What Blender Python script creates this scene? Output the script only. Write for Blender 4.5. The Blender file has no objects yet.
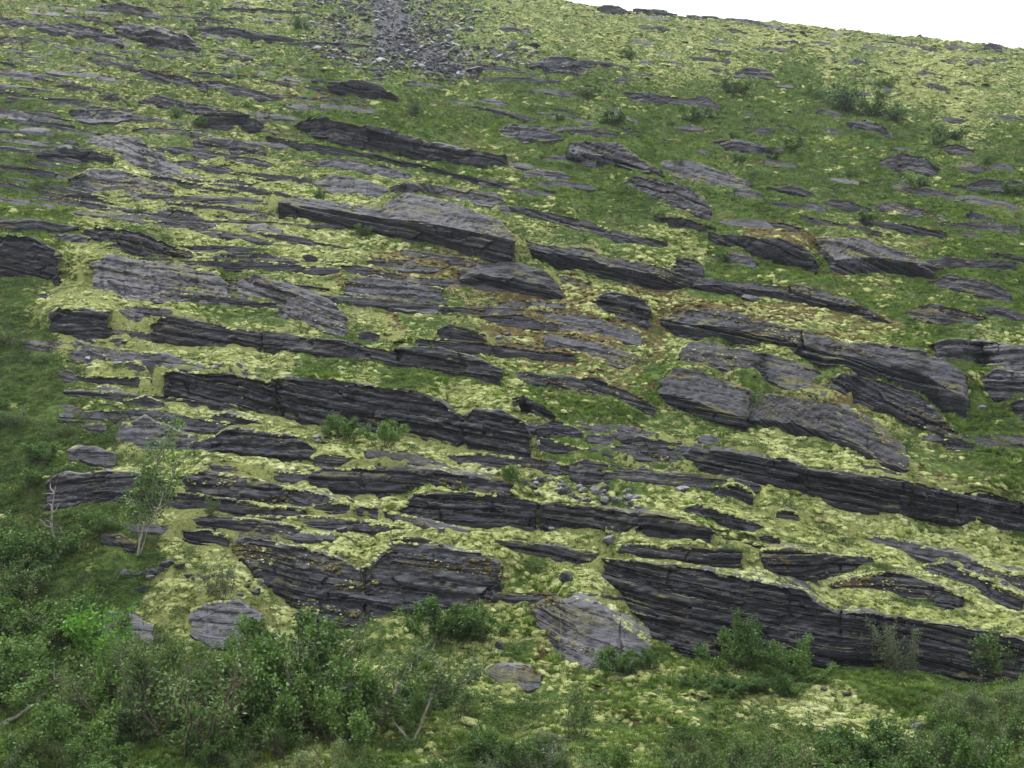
import bpy, bmesh, math, random
import numpy as np
from mathutils import Vector

random.seed(7); RNG = np.random.default_rng(11)
scene = bpy.context.scene
COL = scene.collection

# ------------------------------------------------------------------ camera
PITCH = math.radians(10.0)
LENS = 37.0
F = 1024 / 36.0 * LENS
cam_data = bpy.data.cameras.new('camera')
cam_data.lens = LENS; cam_data.sensor_width = 36.0
cam_data.clip_start = 0.1; cam_data.clip_end = 2000.0
cam = bpy.data.objects.new('camera', cam_data); COL.objects.link(cam)
cam.location = (0, 0, 0); cam.rotation_euler = (math.radians(90) + PITCH, 0, 0)
scene.camera = cam

# ------------------------------------------------------------------ sky, sun, exposure
SUN_EL = math.radians(64.0); SUN_AZ = math.radians(-35.0)      # azimuth from +Y towards +X
world = bpy.data.worlds.new('World'); scene.world = world; world.use_nodes = True
nt = world.node_tree; nt.nodes.clear()
sky = nt.nodes.new('ShaderNodeTexSky'); sky.sky_type = 'NISHITA'; sky.sun_disc = False
sky.sun_elevation = SUN_EL; sky.sun_rotation = SUN_AZ; sky.dust_density = 3.0
hs = nt.nodes.new('ShaderNodeHueSaturation'); hs.inputs['Saturation'].default_value = 0.35
mx = nt.nodes.new('ShaderNodeMix'); mx.data_type = 'RGBA'
mx.inputs['Factor'].default_value = 0.85                       # cloud cover
gtc = nt.nodes.new('ShaderNodeTexCoord'); gsx = nt.nodes.new('ShaderNodeSeparateXYZ'); nt.links.new(gtc.outputs['Generated'], gsx.inputs[0])
gmr = nt.nodes.new('ShaderNodeMapRange'); gmr.inputs['From Min'].default_value = 0.0; gmr.inputs['From Max'].default_value = 1.0   # overcast: (1 + 2 sin h) / 3
gmr.inputs['To Min'].default_value = 0.55; gmr.inputs['To Max'].default_value = 1.5; nt.links.new(gsx.outputs['Z'], gmr.inputs['Value'])
gvm = nt.nodes.new('ShaderNodeVectorMath'); gvm.operation = 'SCALE'; gvm.inputs[0].default_value = (10.6, 10.9, 11.4)
nt.links.new(gmr.outputs['Result'], gvm.inputs['Scale']); nt.links.new(gvm.outputs[0], mx.inputs['B'])
bg = nt.nodes.new('ShaderNodeBackground'); bg.inputs['Strength'].default_value = 0.1
wo = nt.nodes.new('ShaderNodeOutputWorld')
nt.links.new(sky.outputs['Color'], hs.inputs['Color'])
nt.links.new(hs.outputs['Color'], mx.inputs['A'])
nt.links.new(mx.outputs['Result'], bg.inputs['Color'])
nt.links.new(bg.outputs['Background'], wo.inputs['Surface'])
sd = bpy.data.lights.new('sun', 'SUN'); sd.energy = 1.5; sd.angle = math.radians(25); sd.color = (1, 0.97, 0.92)
sun = bpy.data.objects.new('sun', sd); COL.objects.link(sun)
sdir = Vector((math.sin(SUN_AZ) * math.cos(SUN_EL), math.cos(SUN_AZ) * math.cos(SUN_EL), math.sin(SUN_EL)))
sun.rotation_euler = sdir.to_track_quat('Z', 'Y').to_euler(); sun.location = (0, 0, 80)
vs = scene.view_settings
vs.view_transform = 'Standard'; vs.look = 'None'; vs.exposure = 0.95; vs.gamma = 1.0; vs.use_curve_mapping = False
scene.render.engine = 'CYCLES'

# ------------------------------------------------------------------ helpers
def h3(i, j, k, seed=0):
    i = np.asarray(i).astype(np.int64); j = np.asarray(j).astype(np.int64); k = np.asarray(k).astype(np.int64)
    n = (i * 374761393 + j * 668265263 + k * 1440662683 + seed * 974711) & 0xffffffff
    n = ((n ^ (n >> 13)) * 1274126177) & 0xffffffff
    n = ((n ^ (n >> 16)) * 2246822519) & 0xffffffff
    n = n ^ (n >> 15)
    return (n & 0xffffff) / float(0x1000000)
def vnoise(x, y, z, seed=0):
    x, y, z = np.broadcast_arrays(np.asarray(x, float), np.asarray(y, float), np.asarray(z, float))
    xi = np.floor(x); yi = np.floor(y); zi = np.floor(z)
    u = x - xi; v = y - yi; w = z - zi
    u = u * u * (3 - 2 * u); v = v * v * (3 - 2 * v); w = w * w * (3 - 2 * w)
    r = 0
    for a in (0, 1):
        for b in (0, 1):
            for c in (0, 1):
                r = r + h3(xi + a, yi + b, zi + c, seed) * (u if a else 1 - u) * (v if b else 1 - v) * (w if c else 1 - w)
    return r * 2 - 1
def fbm(x, y, z, seed=0, octaves=3):
    r = 0; a = 1.0; s = 1.0
    for o in range(octaves):
        r = r + a * vnoise(x * s, y * s, z * s, seed + o * 17); a *= 0.5; s *= 2.1
    return r / 1.75
def sm(a, b, x):
    t = np.clip((np.asarray(x, float) - a) / (b - a), 0, 1); return t * t * (3 - 2 * t)

def mesh_arrays(name, V, faces, mat=None, smooth=False):
    """faces: list of integer arrays (n,3) or (n,4)"""
    me = bpy.data.meshes.new(name)
    V = np.asarray(V, np.float32).reshape(-1, 3)
    me.vertices.add(len(V)); me.vertices.foreach_set('co', V.ravel())
    fl = [np.asarray(f, np.int32) for f in faces if len(f)]
    tot = sum(f.size for f in fl); npoly = sum(len(f) for f in fl)
    if npoly:
        me.loops.add(tot); me.polygons.add(npoly)
        me.loops.foreach_set('vertex_index', np.concatenate([f.ravel() for f in fl]))
        counts = np.concatenate([np.full(len(f), f.shape[1], np.int32) for f in fl])
        starts = np.concatenate([[0], np.cumsum(counts)[:-1]]).astype(np.int32)
        me.polygons.foreach_set('loop_start', starts)
        me.polygons.foreach_set('use_smooth', np.full(npoly, smooth))
    me.update(calc_edges=True); me.validate()
    if mat: me.materials.append(mat)
    return me
def vec_attr(me, name, A):
    at = me.attributes.new(name, 'FLOAT_VECTOR', 'POINT'); at.data.foreach_set('vector', np.asarray(A, np.float32).ravel())
def tag(o, label, cat=None, group=None, kind=None):
    if label: o['label'] = label
    if cat: o['category'] = cat
    if group: o['group'] = group
    if kind: o['kind'] = kind
    return o
def obj(name, me, parent=None, loc=None):
    o = bpy.data.objects.new(name, me); COL.objects.link(o)
    if parent: o.parent = parent
    if loc is not None: o.location = loc
    return o
def empty(name, loc):
    o = bpy.data.objects.new(name, None); COL.objects.link(o); o.location = loc
    o.empty_display_size = 0.2
    return o

# ------------------------------------------------------------------ materials
class NT:
    def __init__(s, name):
        s.m = bpy.data.materials.new(name); s.m.use_nodes = True
        s.t = s.m.node_tree; s.b = s.t.nodes['Principled BSDF']
    def n(s, typ, **kw):
        nd = s.t.nodes.new(typ)
        for k, v in kw.items(): setattr(nd, k, v)
        return nd
    def l(s, a, b): s.t.links.new(a, b)
    def noise(s, vec, scale, detail=4, rough=0.6, dist=0.0):
        nd = s.n('ShaderNodeTexNoise'); nd.inputs['Scale'].default_value = scale
        nd.inputs['Detail'].default_value = detail; nd.inputs['Roughness'].default_value = rough
        nd.inputs['Distortion'].default_value = dist
        if vec: s.l(vec, nd.inputs['Vector'])
        return nd.outputs['Fac']
    def mapping(s, vec, sc):
        nd = s.n('ShaderNodeMapping'); nd.inputs['Scale'].default_value = sc; s.l(vec, nd.inputs['Vector'])
        return nd.outputs['Vector']
    def ramp(s, fac, stops):
        nd = s.n('ShaderNodeValToRGB'); e = nd.color_ramp.elements
        while len(e) < len(stops): e.new(0.5)
        for i, (p, c) in enumerate(stops):
            e[i].position = p; e[i].color = (c[0], c[1], c[2], 1) if hasattr(c, '__len__') else (c, c, c, 1)
        s.l(fac, nd.inputs['Fac']); return nd.outputs['Color']
    def mix(s, fac, a, b, blend='MIX'):
        nd = s.n('ShaderNodeMix', data_type='RGBA', blend_type=blend)
        for src, key in ((fac, 'Factor'), (a, 'A'), (b, 'B')):
            if isinstance(src, (int, float)): nd.inputs[key].default_value = src
            elif isinstance(src, tuple): nd.inputs[key].default_value = (*src, 1)
            else: s.l(src, nd.inputs[key])
        return nd.outputs['Result']
    def math(s, op, a, b=None, c=None):
        nd = s.n('ShaderNodeMath', operation=op)
        for i, v in enumerate((a, b, c)):
            if v is None: continue
            if isinstance(v, (int, float)): nd.inputs[i].default_value = v
            else: s.l(v, nd.inputs[i])
        return nd.outputs[0]
    def step(s, v, lo, hi):
        nd = s.n('ShaderNodeMapRange', interpolation_type='SMOOTHSTEP')
        s.l(v, nd.inputs['Value']); nd.inputs['From Min'].default_value = lo; nd.inputs['From Max'].default_value = hi
        return nd.outputs['Result']
    def bump(s, height, strength, dist, prev=None):
        nd = s.n('ShaderNodeBump'); nd.inputs['Strength'].default_value = strength; nd.inputs['Distance'].default_value = dist
        s.l(height, nd.inputs['Height'])
        if prev: s.l(prev, nd.inputs['Normal'])
        return nd.outputs['Normal']
    def fin(s, col, rough=0.9, normal=None, spec=0.2):
        s.l(col, s.b.inputs['Base Color'])
        if isinstance(rough, float): s.b.inputs['Roughness'].default_value = rough
        else: s.l(rough, s.b.inputs['Roughness'])
        s.b.inputs['Specular IOR Level'].default_value = spec
        if normal: s.l(normal, s.b.inputs['Normal'])
        return s.m

LICHEN_A = (0.41, 0.445, 0.17); LICHEN_B = (0.29, 0.32, 0.10)

def rock_material(name, lo, hi, crust, moss=0.5, attr='bed', rough=0.62):
    k = NT(name)
    if attr:
        a = k.n('ShaderNodeAttribute', attribute_name=attr); v = a.outputs['Vector']
    else:
        tc = k.n('ShaderNodeTexCoord'); v = tc.outputs['Object']
    geo = k.n('ShaderNodeNewGeometry'); pos = geo.outputs['Position']
    sx = (0.55, 1.2, 9.0) if attr else (1.5, 1.5, 5.0)
    v1 = k.mapping(v, sx)
    lam = k.noise(v1, 1.6, 6, 0.7, 0.25)
    v2 = k.mapping(v, tuple(q * 3.2 for q in sx))
    fine = k.noise(v2, 1.5, 5, 0.7)
    big = k.noise(pos, 0.9, 4, 0.6)
    col = k.ramp(lam, [(0.30, tuple(q * 0.45 for q in lo)), (0.46, lo), (0.60, hi), (0.78, tuple(min(1, q * 1.5) for q in hi))])
    col = k.mix(k.step(big, 0.35, 0.7), col, k.mix(1.0, col, (0.62, 0.62, 0.66), 'MULTIPLY'))
    spk = k.noise(pos, 11.0, 5, 0.75)
    spk2 = k.noise(pos, 2.1, 3, 0.6)
    cf = k.math('MULTIPLY', k.step(spk, 0.56, 0.66), k.step(spk2, 0.42, 0.62))
    col = k.mix(k.math('MULTIPLY', cf, 0.75), col, crust)
    # mossy tufts and lichen growing on faces that look up
    crn = k.noise(pos, 5.0, 5, 0.7)
    rn = k.noise(pos, 0.8, 5, 0.7, 0.4)
    col = k.mix(k.math('MULTIPLY', k.step(rn, 0.56, 0.72), 0.35), col, tuple(q * w for q, w in zip(hi, (1.25, 1.0, 0.72))))
    col = k.mix(k.math('MULTIPLY', k.step(rn, 0.42, 0.30), 0.5), col, tuple(min(1, q * 1.9) for q in hi))
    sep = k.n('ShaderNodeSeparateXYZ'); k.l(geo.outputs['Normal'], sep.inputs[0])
    wf = k.math('MULTIPLY', k.step(sep.outputs['Z'], 0.22, 0.70), k.math('MULTIPLY', k.step(crn, 0.30, 0.62), 0.55))  # up-facing rock weathered paler; also paints the light contrast of tops against undersides
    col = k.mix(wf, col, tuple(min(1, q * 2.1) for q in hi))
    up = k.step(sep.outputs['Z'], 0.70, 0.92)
    ln = k.noise(pos, 2.6, 5, 0.7)
    lf = k.math('MULTIPLY', k.math('MULTIPLY', up, k.step(ln, 0.50, 0.60)), moss)
    col = k.mix(lf, col, k.mix(k.noise(pos, 16, 3), LICHEN_B, (0.20, 0.20, 0.06)))
    strip = k.noise(k.mapping(v, (0.35, 0.9, 1.9) if attr else (1.0, 1.0, 2.0)), 1.3, 6, 0.72, 0.3)
    mf = k.math('MULTIPLY', k.math('MULTIPLY', k.step(sep.outputs['Z'], 0.30, 0.55), k.step(strip, 0.53, 0.60)), min(1.0, moss * 1.5))
    col = k.mix(mf, col, k.ramp(k.noise(pos, 9, 6, 0.8), [(0.3, (0.035, 0.032, 0.014)), (0.5, (0.12, 0.11, 0.035)), (0.7, (0.26, 0.27, 0.10))]))
    nrm = k.bump(lam, 1.0, 0.09)
    nrm = k.bump(fine, 0.9, 0.035, nrm)
    nrm = k.bump(spk, 0.5, 0.015, nrm)
    rg = k.math('ADD', k.math('MULTIPLY', fine, 0.3), rough - 0.15)
    return k.fin(col, rg, nrm, 0.10)

M = {}
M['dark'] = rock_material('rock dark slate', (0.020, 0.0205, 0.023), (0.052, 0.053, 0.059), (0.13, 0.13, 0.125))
M['mid'] = rock_material('rock grey slate', (0.027, 0.0275, 0.031), (0.068, 0.069, 0.077), (0.17, 0.17, 0.165), 0.6)
M['pale'] = rock_material('rock pale slate', (0.040, 0.040, 0.045), (0.095, 0.094, 0.102), (0.20, 0.20, 0.195), 0.35)
M['stone'] = rock_material('loose stone', (0.045, 0.045, 0.05), (0.11, 0.11, 0.12), (0.24, 0.24, 0.23), 0.25, None)
M['stone_pale'] = rock_material('pale loose stone', (0.13, 0.13, 0.14), (0.27, 0.27, 0.28), (0.40, 0.40, 0.38), 0.15, None)
M['stone_white'] = rock_material('white quartz stone', (0.42, 0.41, 0.40), (0.62, 0.61, 0.59), (0.6, 0.6, 0.58), 0.05, None)

def hill_material():
    k = NT('hillside turf lichen and heath')
    a = k.n('ShaderNodeAttribute', attribute_name='veg'); sp = k.n('ShaderNodeSeparateXYZ'); k.l(a.outputs['Vector'], sp.inputs[0])
    tc = k.n('ShaderNodeTexCoord'); pos = tc.outputs['Object']
    n1 = k.noise(pos, 1.3, 6, 0.65); n2 = k.noise(pos, 6.5, 6, 0.75); n3 = k.noise(pos, 0.5, 4, 0.6); n4 = k.noise(pos, 30.0, 3, 0.7)
    grass = k.ramp(n2, [(0.3, (0.02, 0.032, 0.010)), (0.5, (0.075, 0.125, 0.025)), (0.7, (0.17, 0.22, 0.055))])
    heath = k.ramp(n2, [(0.3, (0.018, 0.030, 0.010)), (0.55, (0.05, 0.065, 0.02)), (0.75, (0.10, 0.085, 0.035))])
    col = k.mix(k.step(n1, 0.40, 0.62), grass, heath)
    brown = k.ramp(n2, [(0.3, (0.05, 0.038, 0.018)), (0.55, (0.13, 0.095, 0.038)), (0.75, (0.24, 0.20, 0.075))])
    bf = k.step(k.math('ADD', sp.outputs['Z'], k.math('MULTIPLY', k.math('SUBTRACT', n1, 0.5), 1.6)), 0.42, 0.62)
    col = k.mix(bf, col, brown)
    n5 = k.noise(pos, 11.0, 8, 0.85)
    lich = k.ramp(n5, [(0.30, (0.045, 0.05, 0.022)), (0.46, (0.20, 0.215, 0.075)), (0.60, LICHEN_B), (0.8, LICHEN_A)])
    lf = k.step(k.math('ADD', sp.outputs['X'], k.math('ADD', k.math('MULTIPLY', k.math('SUBTRACT', n1, 0.5), 1.5), k.math('MULTIPLY', k.math('SUBTRACT', n2, 0.5), 1.8))), 0.46, 0.56)
    col = k.mix(lf, col, lich)
    ba = k.n('ShaderNodeAttribute', attribute_name='bare'); bs = k.n('ShaderNodeSeparateXYZ'); k.l(ba.outputs['Vector'], bs.inputs[0])
    col = k.mix(k.step(k.math('ADD', bs.outputs['X'], k.math('MULTIPLY', k.math('SUBTRACT', n2, 0.5), 0.8)), 0.4, 0.6), col, k.ramp(n2, [(0.3, (0.05, 0.05, 0.055)), (0.7, (0.17, 0.17, 0.18))]))
    nrm = k.bump(n2, 1.0, 0.14); nrm = k.bump(n4, 0.8, 0.03, nrm)
    return k.fin(col, 0.95, nrm, 0.1)
M['hill'] = hill_material()

def rand_mat(name, stops, rough=0.8, trans=0.0, spec=0.2, bump=None, island=False):
    k = NT(name)
    oi = k.n('ShaderNodeObjectInfo'); geo = k.n('ShaderNodeNewGeometry')
    pn = k.math('ADD', k.math('MULTIPLY', k.noise(geo.outputs['Position'], 1.1, 3, 0.6), 0.5), k.math('MULTIPLY', k.noise(geo.outputs['Position'], 0.28, 3, 0.6), 0.5))
    r = geo.outputs['Random Per Island'] if island else oi.outputs['Random']
    fac = k.math('ADD', k.math('MULTIPLY', r, 0.5), k.math('MULTIPLY', k.math('SUBTRACT', pn, 0.35), 1.7))
    if island: fac = k.math('ADD', fac, k.math('MULTIPLY', k.math('SUBTRACT', oi.outputs['Random'], 0.5), 0.25))
    col = k.ramp(fac, stops)
    nrm = None
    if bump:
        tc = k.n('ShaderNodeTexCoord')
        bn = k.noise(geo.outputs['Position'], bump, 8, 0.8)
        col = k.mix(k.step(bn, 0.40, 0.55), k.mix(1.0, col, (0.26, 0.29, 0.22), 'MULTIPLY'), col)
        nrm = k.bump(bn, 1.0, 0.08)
    k.fin(col, rough, nrm, spec)
    if trans:
        t = k.n('ShaderNodeBsdfTranslucent'); k.l(k.mix(1.0, col, (1.1, 1.25, 0.6), 'MULTIPLY'), t.inputs['Color'])
        ms = k.n('ShaderNodeMixShader'); ms.inputs[0].default_value = trans
        out = k.t.nodes['Material Output']
        k.l(k.b.outputs[0], ms.inputs[1]); k.l(t.outputs[0], ms.inputs[2]); k.l(ms.outputs[0], out.inputs['Surface'])
    return k.m
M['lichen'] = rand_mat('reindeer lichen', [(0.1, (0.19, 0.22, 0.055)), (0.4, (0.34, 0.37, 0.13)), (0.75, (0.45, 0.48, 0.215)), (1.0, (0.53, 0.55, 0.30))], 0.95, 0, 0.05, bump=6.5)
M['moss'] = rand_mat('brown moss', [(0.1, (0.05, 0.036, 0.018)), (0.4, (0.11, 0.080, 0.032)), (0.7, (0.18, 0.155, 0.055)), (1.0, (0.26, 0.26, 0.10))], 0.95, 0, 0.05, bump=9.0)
M['grass'] = rand_mat('grass blades', [(0.1, (0.045, 0.072, 0.015)), (0.40, (0.095, 0.16, 0.028)), (0.70, (0.165, 0.235, 0.05)), (1.0, (0.31, 0.30, 0.11))], 0.7, 0.25)
M['heath'] = rand_mat('heath leaves', [(0.1, (0.026, 0.048, 0.012)), (0.42, (0.052, 0.10, 0.022)), (0.72, (0.10, 0.155, 0.035)), (1.0, (0.20, 0.17, 0.06))], 0.7, 0.15)
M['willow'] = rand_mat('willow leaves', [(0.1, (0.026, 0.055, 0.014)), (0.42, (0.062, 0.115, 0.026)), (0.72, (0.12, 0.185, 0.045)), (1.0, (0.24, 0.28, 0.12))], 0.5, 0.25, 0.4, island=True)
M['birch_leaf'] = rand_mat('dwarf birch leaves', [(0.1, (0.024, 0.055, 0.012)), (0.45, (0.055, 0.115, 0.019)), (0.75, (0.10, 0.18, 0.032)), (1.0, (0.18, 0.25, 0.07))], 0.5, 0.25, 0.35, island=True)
M['rowan_leaf'] = rand_mat('rowan leaves', [(0.1, (0.06, 0.16, 0.015)), (0.5, (0.11, 0.26, 0.025)), (1.0, (0.22, 0.36, 0.05))], 0.5, 0.3, 0.35, island=True)
M['sage_leaf'] = rand_mat('grey willow leaves', [(0.1, (0.05, 0.075, 0.035)), (0.5, (0.10, 0.135, 0.065)), (1.0, (0.22, 0.25, 0.15))], 0.55, 0.2, 0.35, island=True)
def bark_mat(name, a, b):
    k = NT(name); tc = k.n('ShaderNodeTexCoord')
    n = k.noise(k.mapping(tc.outputs['Object'], (8, 8, 3)), 3.0, 5, 0.7)
    return k.fin(k.ramp(n, [(0.35, a), (0.65, b)]), 0.85, k.bump(n, 0.6, 0.01))
M['bark'] = bark_mat('brown bark', (0.05, 0.035, 0.025), (0.13, 0.10, 0.075))
M['pale_bark'] = bark_mat('pale birch bark', (0.10, 0.085, 0.07), (0.32, 0.29, 0.25))
M['dead_wood'] = bark_mat('weathered dead wood', (0.10, 0.09, 0.08), (0.24, 0.22, 0.20))

# ------------------------------------------------------------------ hillside height field (fan-shaped sheet, finer near the viewer)
def ray(px, py):
    xr = (np.asarray(px, float) - 512) / F; yv = (384 - np.asarray(py, float)) / F
    ry = math.cos(PITCH) - yv * math.sin(PITCH)
    return xr / ry, (math.sin(PITCH) + yv * math.cos(PITCH)) / ry
def project(x, y, z):
    d = y * math.cos(PITCH) + z * math.sin(PITCH); u = -y * math.sin(PITCH) + z * math.cos(PITCH)
    return 512 + F * x / d, 384 - F * u / d
YS = np.concatenate([np.linspace(3, 12.5, 16)[:-1], np.geomspace(12.5, 125, 640), np.geomspace(125, 260, 30)[1:]])
TS = np.linspace(-0.80, 0.80, 860)
NR, NC = len(YS), len(TS)
_yy = np.linspace(0, 300, 6000)
_S1 = 0.757
_s = .22 + (_S1 - .22) * sm(16.5, 20, _yy) - (_S1 - .08) * sm(70, 150, _yy) - 0.2 * sm(150, 220, _yy)
_z = np.cumsum(_s) * (_yy[1] - _yy[0]); _z += -2.5 - np.interp(14, _yy, _z)
YG = YS[:, None] * np.ones((1, NC)); XG = YS[:, None] * TS[None, :]
H = np.interp(YG, _yy, _z) - 0.115 * XG * sm(18, 80, YG)
H += 0.9 * vnoise(XG / 14, YG / 11, 0, 3) * sm(17, 30, YG) * (1 - 0.3 * sm(60, 100, YG))
H += 0.22 * vnoise(XG / 3.5 + 0.1 * YG, YG / 2.2, 0, 4) + 0.10 * vnoise(XG / 1.3, YG / 0.8, 0, 5)
HUM = 0.07 * vnoise(XG / 0.55, YG / 0.4, 0, 6) + 0.045 * vnoise(XG / 0.26, YG / 0.2, 0, 8)
HUM *= 1 + sm(30, 70, YG) * 2
ROCKMASK = np.zeros((NR, NC), bool)
def cast(t, e, clearance=0.0):
    """first point of the hillside met by the ray of slope e in the plane x = t*y (arrays)"""
    t = np.atleast_1d(t); e = np.atleast_1d(e)
    jf = np.clip((t - TS[0]) / (TS[1] - TS[0]), 0, NC - 1.001); j = jf.astype(int); w = jf - j
    out = np.zeros(len(t))
    for q in range(len(t)):
        prof = H[:, j[q]] * (1 - w[q]) + H[:, j[q] + 1] * w[q]
        d = prof - e[q] * YS
        hit = np.nonzero((d[1:] > 0) & (YS[1:] > 9))[0]
        if len(hit) == 0: out[q] = YS[np.argmax(prof / YS * (YS > 9))]; continue
        i = hit[0]
        a, b = d[i], d[i + 1]
        f = 0 if a > 0 else a / (a - b)
        out[q] = YS[i] + f * (YS[i + 1] - YS[i])
    return out
def height(x, y):
    x = np.asarray(x, float); y = np.asarray(y, float)
    jf = np.clip((x / y - TS[0]) / (TS[1] - TS[0]), 0, NC - 1.001); j = jf.astype(int); w = jf - j
    i = np.clip(np.searchsorted(YS, y) - 1, 0, NR - 2); v = np.clip((y - YS[i]) / (YS[i + 1] - YS[i]), 0, 1)
    return (H[i, j] * (1 - w) + H[i, j + 1] * w) * (1 - v) + (H[i + 1, j] * (1 - w) + H[i + 1, j + 1] * w) * v
def ground(px, py):
    t, e = ray(px, py); y = cast(t, e)[0]; x = float(np.atleast_1d(t)[0]) * y
    return Vector((x, y, float(height(x, y))))

# ------------------------------------------------------------------ rock ledges
ROCK_TOPS = []; FACE_PTS = []
def poly(s):
    a = np.array([[float(q) for q in p.split(',')] for p in s.split()]); return a[:, 0], a[:, 1]
def gsm(a, sig):
    r = int(max(1, sig * 3)); k = np.exp(-0.5 * (np.arange(-r, r + 1) / sig) ** 2); k /= k.sum()
    return np.convolve(np.pad(a, r, mode='edge'), k, mode='valid')
SEED = [100]
def rock(name, label, T, B, c=0.3, mid=None, cm=-0.05, joints=(), tone='mid', st=0.47, cat='rock', group=None, res=1.35, rough=1.0):
    SEED[0] += 1; sd = SEED[0]
    tx, ty = poly(T) if isinstance(T, str) else T
    bx, by = poly(B) if isinstance(B, str) else B
    x0, x1 = tx[0], tx[-1]
    n = max(9, int((x1 - x0) / res)); px = np.linspace(x0, x1, n)
    Tp = np.interp(px, tx, ty); Bp = np.interp(px, bx, by)
    uu = np.linspace(0, 1, n); e0 = 0.13 * h3(sd, 2, 2) ** 1.5; e1 = 0.13 * h3(sd, 3, 3)
    hp = np.interp(e0 + (1 - e0 - e1) * uu, uu, np.maximum(Bp - Tp, 0.5)); Bp = Tp + np.where(uu < 0.25, hp, np.where(uu > 0.75, hp, np.maximum(Bp - Tp, 0.5)))
    hp = np.maximum(Bp - Tp, 0.5)
    amp = np.minimum(1.8, 0.10 * hp.max()) * np.clip(hp / (0.3 * hp.max()), 0.2, 1)
    Tp = Tp + amp * (0.6 * vnoise(px / 17, sd, 0, 1) + 0.35 * vnoise(px / 5, sd, 0, 2)) + 0.22 * amp * np.round(2 * vnoise(px / 12, sd, 3, 2))
    Bp = Bp + amp * (0.7 * vnoise(px / 15, sd, 5, 3) + 0.4 * vnoise(px / 4, sd, 5, 4))
    Bp = np.maximum(Bp, Tp + 0.6)
    tb, eb = ray(px, Bp); yb = cast(tb, eb)
    if n > 12:
        pad = np.pad(yb, 3, mode='edge'); yb = np.median(np.stack([pad[q:q + n] for q in range(7)]), axis=0)
    yb = gsm(yb, max(1.5, min(n * 0.03, 6)))
    zb = yb * eb
    pts = [(tb * yb, yb, zb)]
    def climb(y, z, pyv, cot):
        t, e = ray(px, pyv); yn = (y - z * cot) / np.maximum(1 - e * cot, 0.12); return t, yn, yn * e
    if mid is not None:
        if isinstance(mid, str):
            mx_, my_ = poly(mid); Mp = np.clip(np.interp(px, mx_, my_), Tp + 0.3, Bp - 0.1)
        else: Mp = Bp + (Tp - Bp) * mid
        tm, ym, zm = climb(yb, zb, Mp, cm); pts.append((tm * ym, ym, zm))
    else: ym, zm = yb, zb
    tt, yt, zt = climb(ym, zm, Tp, c)
    pts.append((tt * yt, yt, zt))
    xm, ym_ = float((tt * yt).mean()), float(yt.mean()); h0 = float(np.median(zt - zb))
    s_loc = float(height(xm * (ym_ + 2) / ym_, ym_ + 2) - height(xm, ym_)) / 2; st = float(np.clip(s_loc - 0.31, 0.08, 0.5))
    rough = rough * (0.55 if c >= 0.7 else 0.85)
    hw = max(0.15, float(np.percentile(zt - zb, 80)))
    dist = float(yb.mean()); sc = float(np.clip(hw * 0.9, 0.3, 1.3))
    nf = int(np.clip(hp.max() / 1.25, 6, 90))
    rows = [np.stack([pts[0][0], pts[0][1] + 0.05, pts[0][2] - 0.35 * sc - 0.25], -1)]
    kinds = [0]
    for a, b in zip(pts[:-1], pts[1:]):
        A = np.stack(a, -1); Bq = np.stack(b, -1); m = max(3, int(nf / (len(pts) - 1)))
        for q in range(m):
            rows.append(A + (Bq - A) * (q / m)); kinds.append(1)
    top = np.stack(pts[-1], -1); rows.append(top); kinds.append(1)
    for q, d in enumerate((0.07, 0.2, 0.42, 0.75, 1.15, 1.5)):
        d = d * sc; r = top.copy(); r[:, 1] += d; r[:, 0] += d * (top[:, 0] / top[:, 1])
        r[:, 2] += st * d - 0.22 * sc * (q / 5) + 0.03 * sc * vnoise(r[:, 0] * 2, r[:, 1] * 2, q, sd)
        if q == 5: r[:, 2] -= 0.6 * sc
        rows.append(r); kinds.append(2)
    P = np.stack(rows)                                        # rows, columns, xyz
    kinds = np.array(kinds)
    g = (top[-1, 2] - top[0, 2]) / max(0.2, top[-1, 0] - top[0, 0]); g += 0.10 * (h3(sd, 1, 1) - 0.5)
    S = max(0.62, dist / 24.0); A_ = rough * S * min(1.0, hw / (0.75 * S))
    cuts = [0] + [int(np.argmin(abs(px - j))) for j in joints] + [n - 1]
    ctr = Vector((float(top[:, 0].mean()), float(yb.mean()), float(np.median(zb))))
    root = None
    if len(cuts) > 2:
        root = empty(name, ctr); tag(root, label, cat, group, 'thing')
    tops = []
    for bi in range(len(cuts) - 1):
        Q = P[:, cuts[bi]:cuts[bi + 1] + 1].copy(); m = Q.shape[1]
        blk = (h3(sd, bi, 7) - 0.5) * 0.16 * A_ if root else 0.0
        ends = (0.15, 0.45, 1.0, 1.6)
        L = []; R = []
        for d in ends:
            a = Q[:, 0].copy(); a[:, 1] += d * sc; a[:, 0] += a[:, 0] / a[:, 1] * d * sc * 0.9 - 0.0; L.insert(0, a)
            b = Q[:, -1].copy(); b[:, 1] += d * sc; b[:, 0] += b[:, 0] / b[:, 1] * d * sc * 0.9; R.append(b)
        Q = np.concatenate([np.stack(L, 1), Q, np.stack(R, 1)], axis=1)
        N = np.cross(np.gradient(Q, axis=1), np.gradient(Q, axis=0))
        N /= np.linalg.norm(N, axis=2, keepdims=True) + 1e-9
        X, Y, Z = Q[..., 0], Q[..., 1], Q[..., 2]
        w = Z - g * X - 0.12 * Y + 0.05 * S * vnoise(X / (2.2 * S), Y / 2, 0, sd)
        f1 = w / (0.24 * S) + 0.5 * vnoise(X / (3 * S), 0, sd, 2); k1 = np.floor(f1)
        b1 = np.floor(X / (2.6 * S) + 7 * h3(k1, sd, 3) + 0.3 * vnoise(X, Z * 2, 0, sd)); o1 = h3(k1, b1, sd) - 0.5
        f2 = w / (0.085 * S) + 0.5 * vnoise(X / (1.5 * S), 3, sd, 5); k2 = np.floor(f2)
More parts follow.
